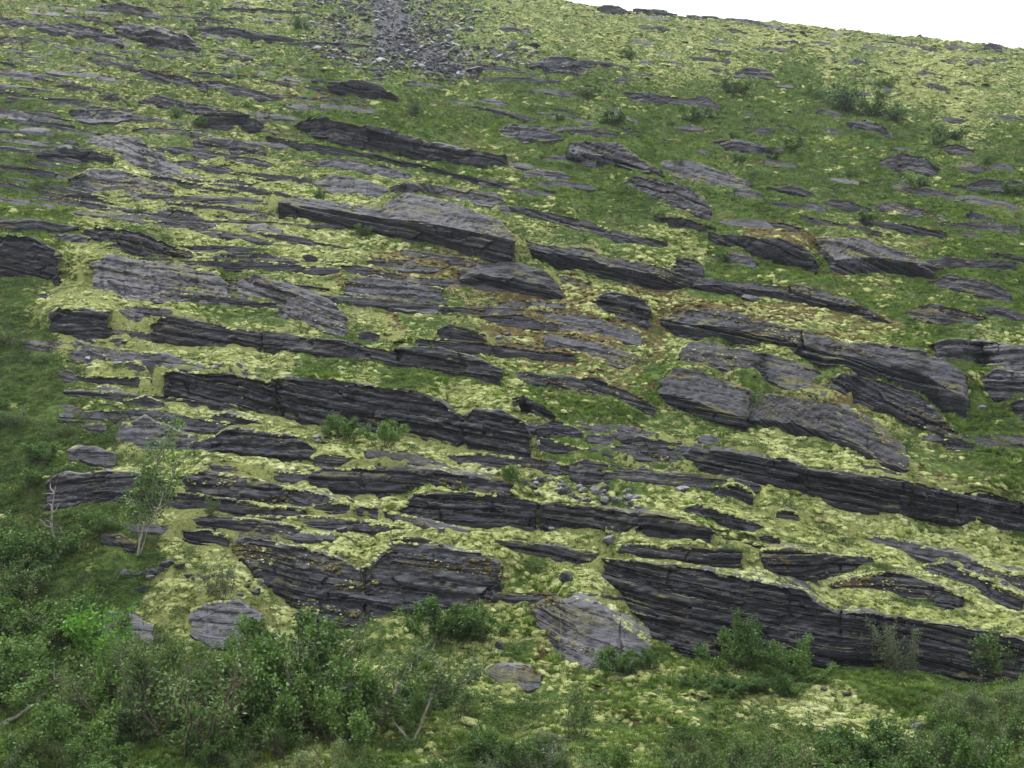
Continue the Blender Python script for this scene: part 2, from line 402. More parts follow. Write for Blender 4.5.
        b2 = np.floor(X / (1.5 * S) + 7 * h3(k2, sd, 9)); o2 = h3(k2, b2, sd + 5) - 0.5
        gr = np.exp(-((f1 - k1) / 0.13) ** 2) * (h3(k1, b1, sd + 9) > 0.35)
        gx = X / (2.6 * S) + 7 * h3(k1, sd, 3) + (h3(k1, sd, 8) - 0.5) * 0.5 * w / S; gj = np.exp(-((gx - np.floor(gx)) / 0.015) ** 2) * (h3(k1, b1, sd + 4) > 0.6)
        nzf = N[..., 2]; kf = 1.0 - 0.65 * sm(0.35, 0.62, nzf)
        D = kf * (0.20 * o1 + 0.10 * o2) + 0.07 * fbm(X / (0.8 * S), Y / S, Z / (0.35 * S), sd) + 0.03 * vnoise(X * 7 / S, Y * 7 / S, Z * 12 / S, sd) - kf * (0.10 * gr + 0.10 * gj)
        wt = np.array([0.3, 1.0, 0.15])[kinds][:, None]
        endc = np.minimum(np.arange(Q.shape[1]) - 4, Q.shape[1] - 5 - np.arange(Q.shape[1])).clip(0)
        round_ = -0.045 * np.exp(-(endc / 2.5) ** 2)[None, :] * (1.0 if root else 0.5)
        Q = Q + N * ((D * A_ + blk + round_ * A_) * wt)[..., None]
        nr, nc = Q.shape[:2]
        idx = np.arange(nr * nc).reshape(nr, nc)
        Fq = np.stack([idx[:-1, :-1], idx[:-1, 1:], idx[1:, 1:], idx[1:, :-1]], -1).reshape(-1, 4)
        back = np.concatenate([idx[-1], ]); 
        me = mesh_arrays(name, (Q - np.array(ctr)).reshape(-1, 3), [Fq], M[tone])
        vec_attr(me, 'bed', np.stack([X + 3.1 * sd, Y, w * (0.45 + 0.9 * h3(sd, 6, 6)) + 0.1 * vnoise(X * 0.8, Y, w, sd)], -1).reshape(-1, 3))
        if root: o = obj('block', me, root)
        else: o = tag(obj(name, me, None, ctr), label, cat, group, 'thing')
        sh = np.nonzero(kinds == 2)[0][:4]
        ROCK_TOPS.append(Q[sh[0]:sh[-1] + 1, 4:-4].reshape(-1, 3))
        fs = Q[1:sh[0], 4:-4]; nz = N[1:sh[0], 4:-4, 2]; wv = w[1:sh[0], 4:-4]
        sel = (nz > 0.38) & (fbm(fs[..., 0] / (1.6 * S), fs[..., 1] * 0.3, wv / (0.30 * S), sd + 60) > 0.16) & (RNG.random(nz.shape) < 0.16)
        if sel.any() and (x1 - x0 > 75 or dist > 30): FACE_PTS.append(fs[sel])
    # raise the hillside behind the ledge so that it carries the ledge top
    dt = 0.8 / dist
    j0 = np.searchsorted(TS, tt[0] - dt); j1 = np.searchsorted(TS, tt[-1] + dt)
    touched = []
    for j in range(max(j0, 0), min(j1, NC)):
        t = TS[j]; tcl = min(max(t, tt[0]), tt[-1]); over = abs(t - tcl) * dist / 0.8
        y_t = np.interp(tcl, tt, yt); z_t = np.interp(tcl, tt, zt); z_b = np.interp(tcl, tt, zb); y_b = np.interp(tcl, tt, yb)
        dl = 0.07 + 0.0045 * y_t
        dz = max(0.0, z_t - 0.03 * sc + 0.05 * sc * vnoise(t * y_t * 1.3, sd, 0, 4) - np.interp(y_t, YS, H[:, j])) * (1 - sm(0, 1, over)); Lr = 3.2 * dz + 0.4
        sel = (YS >= y_t + dl) & (YS < y_t + Lr)
        H[sel, j] += dz * (1 - (YS[sel] - y_t) / Lr)
        touched.append(j)
        if over == 0: ROCKMASK[(YS > y_b - 0.06) & (YS < y_t + dl * 0.8), j] = True

    if touched:                                               # no thin fins of turf beside the rock
        a0 = max(0, touched[0] - 16); a1 = min(NC, touched[-1] + 17); r0 = np.searchsorted(YS, yb.min() - 0.5); r1 = np.searchsorted(YS, yt.max() + 10 * hw + 4)
        Z_ = H[r0:r1, a0:a1]; w_ = 5
        def filt(Zq, fn):
            pd = np.pad(Zq, ((0, 0), (w_, w_)), mode='edge'); r = pd[:, :Zq.shape[1]]
            for q in range(1, 2 * w_ + 1): r = fn(r, pd[:, q:q + Zq.shape[1]])
            return r
        if Z_.size: H[r0:r1, a0:a1] = filt(filt(Z_, np.minimum), np.maximum)

ROCKS = []
def R(*a, **k): ROCKS.append((a, k))
D_ = 'rock_ledge'; SL = 'rock_slab'; BL = 'rock_block'; BO = 'boulder'
# --- lower wall and foot of the slope
R(SL, 'pale grey tilted slab leaning at the left foot of the long bottom rock wall', '531,607 552,601 596,602 612,618 632,632 650,646', '531,609 545,640 560,660 582,669 620,668 650,660', c=0.85, tone='pale')
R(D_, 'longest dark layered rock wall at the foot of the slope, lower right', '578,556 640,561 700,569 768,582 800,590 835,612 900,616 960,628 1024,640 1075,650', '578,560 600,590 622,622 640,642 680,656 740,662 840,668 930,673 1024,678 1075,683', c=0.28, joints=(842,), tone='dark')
R(D_, 'big grey layered slab split by a lichen-filled crack, lower left centre', '232,543 245,538 300,546 340,558 360,570 372,560 392,544 440,546 480,552 501,562', '232,546 255,570 285,603 310,624 340,629 366,625 390,624 440,612 476,604 488,585 501,566', c=0.55, joints=(364,), tone='mid')
R(SL, 'small pale flat slab lying alone in the grass below the tilted slab', '480,668 495,664 525,668 541,674', '480,671 500,684 525,690 541,684', c=0.9, tone='pale')
R(SL, 'pale smooth slab just above the shrubs at far lower left', '95,622 108,611 130,616 152,626', '95,632 115,640 135,645 152,640', c=0.9, tone='pale')
R(SL, 'pale broken slab above the shrubs, left of the big split slab', '190,612 215,603 240,603 262,615', '190,634 215,648 240,650 262,640', c=0.9, tone='pale')
# --- second row
R(D_, 'low thin ledge directly above the long bottom wall, right of a grey stone', '620,545 650,543 700,547 742,552', '620,549 660,560 700,564 742,566', c=0.3, tone='dark')
R(SL, 'dark lens-shaped slab above the bottom wall with lichen on both sides', '755,549 790,549 830,553 873,558', '755,553 770,570 805,580 835,576 873,561', c=0.4, tone='dark')
R(SL, 'low dark arched slab just above the right half of the bottom wall', '830,585 860,576 885,570 915,576 945,588 966,598', '830,589 870,593 910,599 966,602', c=0.45, tone='dark')
R(D_, 'pale grey sloping ledge above the rubble at the lower right edge', '862,538 890,536 920,545 960,555 1000,570 1024,576 1060,584', '862,541 900,550 930,562 955,572 1000,582 1060,594', c=0.6, tone='mid')
R(D_, 'dark rough bank of broken rock under the rubble at the right edge', '925,566 950,562 985,580 1010,590 1024,597', '925,574 955,588 990,602 1024,608', c=0.5, tone='dark')
R(D_, 'long dark ledge with a rubble pile on top, centre below the middle', '401,506 415,494 440,492 512,497 540,503 600,507 660,516 700,526 713,534', '401,509 425,521 480,528 540,531 600,530 650,535 690,540 713,537', c=0.3, joints=(540, 641), tone='dark')
R(D_, 'dark flat ledge left above the rubble-topped ledge, with pale stones along it', '311,474 325,470 362,467 410,467 460,475 512,483', '311,477 335,493 365,499 395,495 420,488 470,493 512,496', c=0.5, tone='dark')
R(SL, 'small dark ledge in bright lichen between two bigger ledges, centre left', '315,505 330,502 360,504 374,508', '315,508 335,514 360,513 374,511', c=0.4, tone='dark')
R(SL, 'low dark slab in lichen right above the big split slab', '328,522 345,519 372,520 388,524', '328,526 350,528 372,527 388,526', c=0.5, tone='mid')
R(SL, 'dark thin ledge under a lichen bank above the right part of the big split slab', '388,541 400,537 420,537 446,545', '388,544 402,546 425,546 446,547', c=0.4, tone='dark')
R(SL, 'pale upright-ended block on the dark heath at the left, behind a bare dead branch', '44,484 58,474 100,472 135,475 162,480', '44,508 48,512 75,506 90,498 135,496 162,493', c=0.35, tone='pale')
R(SL, 'dark wedge-shaped slab right of the young birch at the left', '177,479 205,470 240,476 270,484 299,492', '177,483 200,498 235,513 265,507 299,496', c=0.6, tone='dark')
R(SL, 'grey broken slab in lichen above the top of the young birch', '115,440 122,425 145,417 170,428 202,440', '115,443 140,449 175,451 202,446', c=0.7, tone='mid')
R(SL, 'dark rounded slab under the left end of the split middle wall', '193,442 230,430 255,428 290,436 314,448', '193,447 230,455 270,459 310,459 314,452', c=0.4, tone='dark')
R(SL, 'short dark slab right below the bush at the split middle wall', '312,458 325,455 345,457 360,463', '312,464 330,471 348,470 360,466', c=0.45, tone='dark')
R(SL, 'thin dark strip of rock under the left corner of the split middle wall', '208,416 225,413 262,422', '208,422 240,427 262,425', c=0.3, tone='dark')
R(SL, 'dark broken ledge in the lichen right below the middle of the right-hand wall', '684,508 700,504 740,517 764,526', '684,512 720,527 764,530', c=0.3, tone='dark')
R(BL, 'small dark block stack in lichen left below the long right-hand wall', '712,488 735,484 745,487 753,495', '712,492 730,499 753,501', c=0.15, tone='dark')
R(BL, 'low dark block above the lens-shaped slab at lower right', '755,537 765,535 778,537 781,541', '755,545 768,547 781,545', c=0.2, tone='dark')
R(BL, 'small dark block on lichen beside the left end of the right-hand wall', '775,512 785,509 796,513 799,517', '775,518 788,522 799,520', c=0.2, tone='dark')
R(SL, 'low double-layered dark rock in the middle of the turf, right of the white stones', '618,441 640,436 665,440 686,444', '618,445 650,456 662,455 686,448', c=0.4, tone='dark')
R(SL, 'dark crumbling outcrop with lichen cap right of centre, below the white stones', '568,466 585,458 600,463 622,468 634,476', '568,470 585,482 605,480 634,478', c=0.6, tone='dark')
# --- long right wall
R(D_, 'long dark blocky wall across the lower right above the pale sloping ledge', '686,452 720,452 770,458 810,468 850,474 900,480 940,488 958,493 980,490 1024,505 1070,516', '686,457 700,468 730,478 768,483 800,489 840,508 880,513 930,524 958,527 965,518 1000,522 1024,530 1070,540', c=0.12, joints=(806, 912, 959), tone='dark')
R(SL, 'dark flat rock between the right-hand wall and the big tilted slab', '862,465 880,467 905,475', '862,468 885,474 905,478', c=0.5, tone='mid')
# --- middle walls
R(D_, 'split middle wall of three dark blocks with a bush at its foot', '162,374 175,370 230,372 268,382 276,376 330,380 400,387 440,398 463,416 475,410 500,410 525,424 531,434', '162,400 200,406 240,412 275,420 300,425 340,426 400,436 440,447 462,452 500,454 528,454 531,442', c=0.3, joints=(276, 464), tone='dark')
R(SL, 'jagged dark stub right behind the end of the split middle wall', '512,398 522,395 540,405 556,416', '512,402 525,412 540,419 556,420', c=0.3, tone='dark')
R(SL, 'upper one of three tilted dark slabs right of the grassy gully', '679,353 690,342 720,344 770,355 815,368 839,388', '679,361 720,369 770,381 810,397 839,401', c=0.9, tone='dark')
R(SL, 'lower left one of three tilted slabs right of the grassy gully, with pale layered edge', '661,381 675,369 700,373 748,390', '661,392 680,408 710,422 748,433', c=0.85, mid=0.32, cm=-0.1, tone='dark')
R(SL, 'lower right one of three tilted slabs, tapering to the right', '749,391 790,399 838,404 870,427 906,456', '749,431 790,431 830,441 870,458 906,461', c=0.85, mid=0.25, cm=-0.1, tone='dark')
R(SL, 'dark leaning slab under the tall blunt ledge end at right', '831,378 845,374 880,380 920,395 950,425 956,433', '831,383 860,405 890,415 930,432 956,439', c=0.45, tone='dark')
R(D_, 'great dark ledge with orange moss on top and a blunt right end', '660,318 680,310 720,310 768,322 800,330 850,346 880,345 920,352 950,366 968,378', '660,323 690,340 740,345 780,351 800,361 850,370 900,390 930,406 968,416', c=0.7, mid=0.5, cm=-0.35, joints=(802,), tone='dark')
R(D_, 'long dark ledge above a bright green grass strip, left of centre', '150,323 165,315 185,318 215,325 256,332 300,337 345,343 390,353 400,346 430,347 470,355 501,368', '150,329 160,344 190,351 230,347 256,350 310,353 355,361 400,367 416,367 440,373 470,379 501,381', c=0.4, joints=(262, 398), tone='dark')
R(SL, 'grey low slab on the lichen shoulder left of the dark ledge start', '112,313 130,305 165,308 188,317', '112,317 130,323 150,326 188,320', c=0.7, tone='mid')
R(BL, 'upright grey block at the edge of the left heath, with lichen at its right', '53,311 58,307 80,308 109,313', '53,331 75,337 100,339 109,334', c=0.3, tone='mid')
R(SL, 'wide silver-streaked slab above the lichen on the left', '92,262 110,255 150,261 190,266 215,275 229,285', '92,266 112,292 140,302 175,303 205,297 229,290', c=0.75, tone='pale', rough=1.3)
R(SL, 'streaked dark slab right of a round grass hummock', '228,285 256,276 290,283 330,300 347,317', '228,291 270,306 290,322 320,329 347,321', c=0.75, tone='mid', rough=1.3)
R(SL, 'thin layered slab above the round grass hummock', '207,258 235,252 270,254 302,263', '207,262 240,269 270,271 302,267', c=0.55, tone='mid')
R(SL, 'square-ended grey slab with smooth face, just left of centre', '346,281 375,275 410,285 443,290', '346,286 365,300 390,308 430,315 443,311', c=0.7, tone='mid')
R(BL, 'small dark block right of the square-ended slab', '438,331 450,324 475,330 484,338', '438,334 460,341 484,345', c=0.3, tone='dark')
R(BL, 'small dark rock above the long left ledge, next to a pale stone', '358,334 368,331 380,335', '358,338 370,341 380,339', c=0.4, tone='mid')
R(SL, 'dark striped slab with yellow moss strips, upper one of three beside the grassy gully', '530,318 545,311 580,315 620,325 641,335', '530,322 570,332 610,340 641,339', c=0.75, tone='mid')
R(SL, 'dark striped slab with yellow moss strips, middle one of three beside the grassy gully', '545,336 560,333 600,345 641,357', '545,341 590,356 620,368 641,366', c=0.75, tone='mid')
R(D_, 'ragged low ledge, lowest of three striped rocks beside the grassy gully', '512,371 560,375 600,379 640,397 656,408', '512,378 560,390 600,397 640,406 656,411', c=0.5, tone='dark')
R(SL, 'dark slab with mossy crest under the great overhang, centre', '459,272 480,262 520,263 550,275 563,292', '459,281 500,292 535,299 563,298', c=0.8, mid=0.45, cm=-0.4, tone='dark')
R(BL, 'dark square rock bulging through brown moss right of centre', '594,300 610,292 640,298 649,308', '594,306 620,320 645,326 649,317', c=0.4, tone='dark')
# --- upper middle ledges
R(D_, 'great overhanging ledge with pale sloping top, upper centre left', '280,202 300,198 340,204 382,209 395,194 420,195 470,209 500,222 515,236', '280,206 320,220 360,231 400,239 450,250 500,259 515,257', c=0.95, mid='280,203 340,211 382,218 420,222 470,231 515,242', cm=-0.45, tone='mid')
R(D_, 'dark overhanging ledge, centre piece of the long upper row', '512,236 545,244 590,250 600,257 640,262 672,270 691,279', '512,259 545,263 580,271 600,278 640,288 670,289 691,285', c=0.7, mid=0.6, cm=-0.35, tone='dark')
R(BL, 'rounded dark block standing on the upper row of ledges', '671,268 677,259 690,258 703,264 705,272', '671,274 685,283 697,283 705,279', c=0.3, tone='mid')
R(D_, 'long thin ledge tapering down to the right, upper row', '692,282 704,278 768,285 800,286 850,300 891,322', '692,287 720,292 768,297 800,303 850,314 891,326', c=0.6, mid=0.5, cm=-0.2, joints=(790,), tone='dark')
R(SL, 'low layered slab on lichen behind the rounded dark block', '711,255 735,251 750,256 757,262', '711,258 735,264 757,265', c=0.6, tone='mid')
R(D_, 'dark hollow ledge with brown turf roof, upper right of centre', '708,232 740,236 780,238 805,246 818,262', '708,236 740,249 768,262 800,268 818,267', c=0.3, mid=0.7, cm=-0.4, tone='dark')
R(SL, 'thin dark ledge in grass above the brown turf roof', '655,218 680,217 716,228', '655,222 690,231 716,233', c=0.2, tone='dark')
R(D_, 'thin dark ledge above a green mossy apron, upper centre', '500,203 540,210 580,219 630,235 668,242', '500,206 545,219 590,233 625,243 668,246', c=0.4, tone='dark')
R(SL, 'broad pale-topped boulder slab with dark underside, upper right', '815,240 830,236 870,242 905,252 933,266', '815,246 835,273 860,275 905,274 925,269 933,269', c=0.8, mid='815,241 835,260 870,257 933,267', cm=-0.35, tone='mid')
R(SL, 'smooth dark whaleback rock near the right edge', '929,281 950,275 985,280 1005,290 1013,298', '929,284 955,291 985,299 1013,301', c=0.5, tone='mid')
R(SL, 'dark low rock right under the smooth whaleback rock', '905,310 930,302 965,310 990,319', '905,315 940,323 990,323', c=0.6, tone='dark')
R(BO, 'lichen-crusted boulder at the right edge above the green hollow', '934,344 950,338 990,340 1024,345 1050,350', '934,352 945,362 975,366 1000,372 1050,375', c=0.5, tone='pale')
R(BO, 'second lichen-crusted boulder at the right edge, lower one', '984,374 995,368 1012,370 1030,376', '984,390 995,402 1012,402 1030,398', c=0.4, tone='pale')
R(BO, 'grey rounded boulder cut by the right edge of the picture', '1010,404 1018,398 1030,398 1050,402', '1010,416 1020,422 1035,424 1050,422', c=0.3, tone='mid')
R(SL, 'long rock cut by the right edge, upper right turf', '967,184 985,178 1010,180 1024,184 1050,187', '967,188 990,191 1024,194 1050,195', c=0.35, tone='mid')
R(SL, 'lean grey slab with blunt dark underside in the upper centre turf', '570,143 585,140 620,145 640,158 663,172', '570,152 585,163 620,166 645,173 663,176', c=0.6, mid=0.35, cm=-0.4, tone='mid')
R(D_, 'cracked grey slab with a pale end in the upper centre turf', '624,181 635,175 660,178 690,190 705,202 709,206', '624,186 650,196 680,208 700,213 709,210', c=0.5, joints=(668,), tone='mid')
R(SL, 'flat grey slab right of the lean slab, upper centre turf', '662,161 690,161 720,171 751,182', '662,168 690,180 720,187 751,186', c=0.75, tone='mid')
R(SL, 'pale rounded slab above the end of the upper dark double ledge', '499,129 510,124 540,126 561,136', '499,133 515,142 545,142 561,140', c=0.6, tone='mid')
R(SL, 'little pale slab below the pale rounded slab, upper centre', '525,173 540,168 560,172 571,177', '525,176 545,181 571,180', c=0.6, tone='pale')
R(SL, 'low broken slab in turf between the cracked slab and the broad boulder slab', '714,141 740,139 781,150', '714,145 745,154 781,156', c=0.4, tone='mid')
R(SL, 'dark rock with lichen on its back below the wide shrub at upper right', '847,123 865,119 885,127 893,136', '847,126 870,134 893,139', c=0.4, tone='mid')
R(SL, 'lichen-capped rock in turf at upper right', '881,159 900,153 925,159 939,168', '881,165 910,173 930,176 939,172', c=0.5, tone='mid')
R(SL, 'low brown-mossed rock in turf above the broad boulder slab', '868,204 895,201 925,209 946,218', '868,207 905,215 946,221', c=0.5, tone='mid')
R(SL, 'small low rock in turf, right of the white patch at upper right', '940,147 955,143 975,150', '940,151 960,155 975,154', c=0.4, tone='mid')
# --- upper left ledges
R(D_, 'dark upper one of two long ledges, upper centre left', '294,123 310,116 345,122 380,128 420,139 432,145 460,150 507,157', '294,132 330,144 370,153 420,160 432,159 470,165 507,160', c=0.25, joints=(430,), tone='dark')
R(D_, 'dark lower one of two long ledges, upper centre left', '266,136 300,142 350,150 400,160 450,172 513,184', '266,139 300,150 350,159 400,166 450,180 490,187 513,187', c=0.2, tone='dark')
R(SL, 'low pale slab under the two long dark ledges', '302,161 340,158 380,165 411,174', '302,164 340,169 380,175 411,177', c=0.6, tone='mid')
R(SL, 'pale bare slab above the great overhanging ledge', '312,182 330,175 360,178 386,188', '312,187 340,195 370,196 386,192', c=0.8, tone='mid')
R(D_, 'grey sloping ledge right above the great overhang', '391,187 410,182 460,188 500,195 509,205', '391,190 440,197 480,206 509,209', c=0.6, tone='mid')
R(SL, 'dark hollow under brown turf just left of the two long ledges', '195,118 215,110 240,112 263,122', '195,121 225,127 250,131 263,127', c=0.2, mid=0.6, cm=-0.15, tone='dark')
R(D_, 'long grey ledge dropping right, upper left', '138,101 160,96 200,104 230,110 262,118', '138,104 175,110 205,116 262,124', c=0.5, tone='mid')
R(D_, 'grey ledge below the scree on the left', '193,79 220,81 256,91 283,98', '193,83 230,93 260,100 283,101', c=0.4, tone='mid')
R(SL, 'small dark cave-like rock below the scree', '328,83 360,79 380,86 397,96', '328,90 365,98 397,102', c=0.2, mid=0.6, cm=-0.35, tone='dark')
R(SL, 'large rounded grey slab high on the left', '117,28 128,24 160,27 190,39 199,46', '117,40 135,44 160,50 199,51', c=0.6, tone='mid')
R(SL, 'long rough grey slab left of the rounded one, high left', '38,26 70,22 100,28 122,38', '38,30 80,39 110,46 122,46', c=0.5, tone='mid')
R(D_, 'grey ledge beside a green bush, high on the left', '197,27 215,25 256,32 302,41', '197,33 225,39 260,41 302,45', c=0.3, tone='mid')
R(SL, 'dark ridge-like rock near the top edge, left', '94,6 120,2 150,11 163,16', '94,9 125,16 163,19', c=0.4, tone='mid')
R(SL, 'grey rock strip near the left edge, high up', '-25,16 0,17 25,20 44,25', '-25,24 0,27 44,28', c=0.5, tone='mid')
R(D_, 'long diagonal pale ledge, upper left', '88,57 120,62 150,70 185,77 207,85', '88,61 120,69 150,80 180,87 207,90', c=0.4, tone='mid')
R(SL, 'pale low slab at the left edge, upper left', '-30,69 10,70 40,74 74,80', '-30,76 20,80 74,83', c=0.6, tone='pale')
R(SL, 'grey slab in lichen right of the left-edge heath', '68,111 90,105 115,108 129,114', '68,117 90,123 115,122 129,118', c=0.6, tone='mid')
R(SL, 'broad bare slab in the lichen, upper left', '88,141 110,134 140,140 165,155 180,168', '88,147 120,159 150,173 180,176', c=0.85, tone='mid')
R(SL, 'thin dark ledge left of the broad bare slab', '38,153 60,147 85,150 114,158', '38,157 70,163 114,163', c=0.3, tone='dark')
R(SL, 'dark hump under the broad bare slab', '68,179 95,168 130,172 160,183 174,190', '68,183 100,193 140,199 174,196', c=0.7, tone='mid')
R(SL, 'grey slab in lichen left of the lower long dark ledge', '193,141 215,137 240,141 265,148', '193,145 225,155 265,157', c=0.5, tone='mid')
R(SL, 'grey rock under a lichen strip, left, above the wedge rock', '148,216 165,207 190,212 207,222', '148,221 180,228 207,229', c=0.5, tone='mid')
R(SL, 'thin dark rock line near the left heath', '58,197 80,193 114,202', '58,201 85,206 114,206', c=0.4, tone='dark')
R(SL, 'dark wedge rock pointing right above the streaked slab', '83,231 95,226 140,232 160,240 192,253', '83,234 110,246 135,257 160,259 192,256', c=0.45, tone='dark')
R(BL, 'big layered block with blunt right end at the left edge', '-40,231 0,236 30,238 54,248 58,256', '-40,284 0,279 54,278 58,272', c=0.3, tone='dark')
R(D_, 'low ledge at the left edge above the big layered block', '-30,216 0,218 40,220 80,228', '-30,230 0,232 60,232 80,231', c=0.4, tone='dark')
# --- far ledges under the skyline
R(SL, 'pale double slab right of the scree', '533,63 550,56 575,60 600,68', '533,69 555,76 580,76 600,71', c=0.6, tone='mid')
R(SL, 'long rock with bright lichen cap in the upper right turf', '625,92 650,93 690,98 705,96 719,106', '625,96 650,105 690,107 719,110', c=0.4, tone='mid')
R(SL, 'small grey slab below the pale double slab', '576,88 590,84 604,90', '576,92 590,94 604,93', c=0.5, tone='mid')
R(SL, 'pale slab lying aslant in turf, upper centre', '606,110 615,108 640,122', '606,114 620,118 640,123', c=0.7, tone='mid')
R(SL, 'pale rock left of the wide shrub at upper right', '735,72 750,67 766,70 775,76', '735,76 755,79 775,79', c=0.5, tone='mid')
R(SL, 'dark block on the skyline near the middle of the top edge', '597,8 606,5 618,6 632,13', '597,13 615,15 632,15', c=0.2, tone='mid', rough=0.7)
R(SL, 'single block breaking the skyline at far right', '984,46 990,43 998,44 1002,48', '984,50 992,51 1002,51', c=0.2, tone='mid', rough=0.7)
# small outcrops that the photograph shows only as grey flecks
rr = random.Random(5)
def flecks(k, xa, xb, ya, yb, label, group, wmin=14, wmax=46, tones=('mid', 'mid', 'dark', 'pale')):
    for q in range(k):
        for tries in range(60):
            x = rr.uniform(xa, xb); y = rr.uniform(ya(x) if callable(ya) else ya, yb if yb > 20 else SKY(x) + yb)
            w = rr.uniform(wmin, wmax) * 0.5 * (0.75 + y / 400); hgt = rr.uniform(3.2, 6.5) * (0.7 + y / 260) * (0.45 if yb < 20 else 1.0); s = rr.uniform(0.03, 0.2)
            if all(min(x + w, q[1]) - max(x - w, q[0]) < (1.15 if wmin >= 40 else 0.75 if wmin >= 24 else 0.35) * w or y + hgt * 0.6 < q[2] or y - hgt * 0.6 > q[3] for q in BOXES): break
        else: continue
        BOXES.append((x - w, x + w, y - hgt, y + hgt))
        xs = np.array([-1, -0.55, 0.1, 0.6, 1]) * w
        tt_ = y + s * xs - hgt * np.array([rr.uniform(0, .4), .5, .62, .45, rr.uniform(0, .4)]) * np.array([1, rr.uniform(.6, 1.2), rr.uniform(.7, 1.2), rr.uniform(.5, 1.2), 1])
        bb_ = y + s * xs + hgt * np.array([rr.uniform(0.1, .4), .4, .5, .42, rr.uniform(0.1, .4)])
        R(SL, label, (x + xs, tt_), (x + xs, bb_), c=rr.uniform(0.3, 0.8), tone=rr.choice(tones), group=group)
BOXES = []; MAIN = []
for a, k in ROCKS:
    xa, ya = poly(a[2]); xb, yb_ = poly(a[3]); BOXES.append((xa.min(), xa.max(), ya.min(), yb_.max()))
    if xa.max() - xa.min() > 40 and 'one of' not in a[1]: MAIN.append((*BOXES[-1], a[1]))
SKY = lambda x: np.interp(x, [0, 580, 700, 800, 900, 1024], [0, 2, 14, 27, 37, 50]) + 2
flecks(34, 0, 330, 1, 135, 'small grey rock outcrop poking through turf on the upper left slope', 'upper left outcrops')
flecks(34, 470, 1020, SKY, 95, 'small grey rock outcrop in lichen just below the skyline', 'outcrops below the skyline', 10, 34)
flecks(18, 640, 1020, SKY, 62, 'low rock rib close under the right-hand skyline', 'rock ribs under the skyline', 24, 60, ('mid', 'mid', 'pale'))
flecks(26, 60, 330, 130, 250, 'small dark rock showing between lichen cushions, middle left', 'middle left outcrops', 12, 34)
flecks(26, 520, 1010, 110, 240, 'small rock showing through the upper right turf', 'upper right turf rocks', 10, 30)
flecks(14, 60, 460, 290, 560, 'small dark rock half buried in bright lichen, lower left', 'lower left lichen rocks', 12, 26, ('dark', 'mid'))
flecks(12, 540, 1000, 430, 560, 'small dark rock half buried in lichen, lower right', 'lower right lichen rocks', 12, 26, ('dark', 'mid'))
flecks(64, 0, 340, 4, 215, 'long thin grey ledge crossing the upper left slope', 'thin upper left ledges', 45, 120, ('mid', 'pale', 'dark', 'pale'))
flecks(12, 560, 1010, 180, 340, 'thin dark ledge in the turf right of centre', 'thin right turf ledges', 30, 70, ('dark', 'mid'))
flecks(10, 330, 640, 255, 400, 'thin mossy ledge in the brown moss near the centre', 'thin centre ledges', 24, 60, ('dark', 'mid'))
flecks(24, 140, 500, 200, 420, 'long low dark ledge between lichen bands, left of centre', 'low ledges left of centre', 70, 150, ('dark', 'mid'))
flecks(16, 190, 520, 400, 540, 'low dark ledge between lichen bands, lower left', 'low ledges lower left', 50, 110, ('dark', 'mid'))
flecks(15, 560, 1000, 430, 600, 'low dark ledge between lichen bands, lower right', 'low ledges lower right', 50, 110, ('dark', 'mid'))
flecks(16, 330, 640, 60, 215, 'thin grey ledge in the turf, upper centre', 'thin upper centre ledges', 40, 90)
flecks(26, 590, 1020, lambda x: SKY(x) - 2, 3, 'small rock standing along the skyline', 'skyline rocks', 10, 34, ('mid', 'mid', 'pale'))
# each small outcrop is named by the nearest big rock
ORD = ['', ', second nearest', ', third nearest', ', fourth nearest', ', fifth nearest', ', sixth nearest', ', seventh nearest', ', eighth nearest', ', ninth nearest', ', tenth nearest', ', eleventh nearest', ', twelfth nearest', ', thirteenth nearest', ', fourteenth nearest', ', fifteenth nearest', ', sixteenth nearest', ', seventeenth nearest', ', eighteenth nearest', ', nineteenth nearest', ', twentieth nearest', ', farthest one', ', farthest but one', ', farthest but two']
LOOSE = ('with', 'a', 'the', 'of', 'on', 'at', 'in', 'to', 'and', 'above', 'below', 'right', 'left', 'by', 'just', 'directly', 'under', 'its', 'under', 'through', 'behind', 'across', 'between', 'near')
near = {}
for n_, (a, k) in enumerate(ROCKS):
    if isinstance(a[2], str): continue
    x, y = float(a[2][0].mean()), float(a[2][1].mean()); wd = a[2][0][-1] - a[2][0][0]
    def gap(q): return math.hypot(max(q[0] - x, 0, x - q[1]), 1.6 * max(q[2] - y, 0, y - q[3]))
    q = min(MAIN, key=gap); rel = 'above' if y < q[2] else 'below' if y > q[3] else 'left of' if x < q[0] else 'right of' if x > q[1] else 'beside'
    nick = q[4].split(',')[0].split()[:7]
    while nick[-1] in LOOSE: nick.pop()
    key = ('long thin ' if wd > 55 else 'small ') + {'mid': 'grey', 'dark': 'dark', 'pale': 'pale'}[k['tone']] + ' rock ' + rel + ' the ' + ' '.join(nick)
    near.setdefault(key, []).append((gap(q), n_))
for key, lst in near.items():
    for o_, (g_, n_) in enumerate(sorted(lst)):
        a, k = ROCKS[n_]; ROCKS[n_] = ((a[0], key + ORD[min(o_, 22)], a[2], a[3]), k)
ROCKS.sort(key=lambda r: -(poly(r[0][3])[1].max() if isinstance(r[0][3], str) else r[0][3][1].max()))
for a, k in ROCKS: rock(*a, **k)
H += HUM

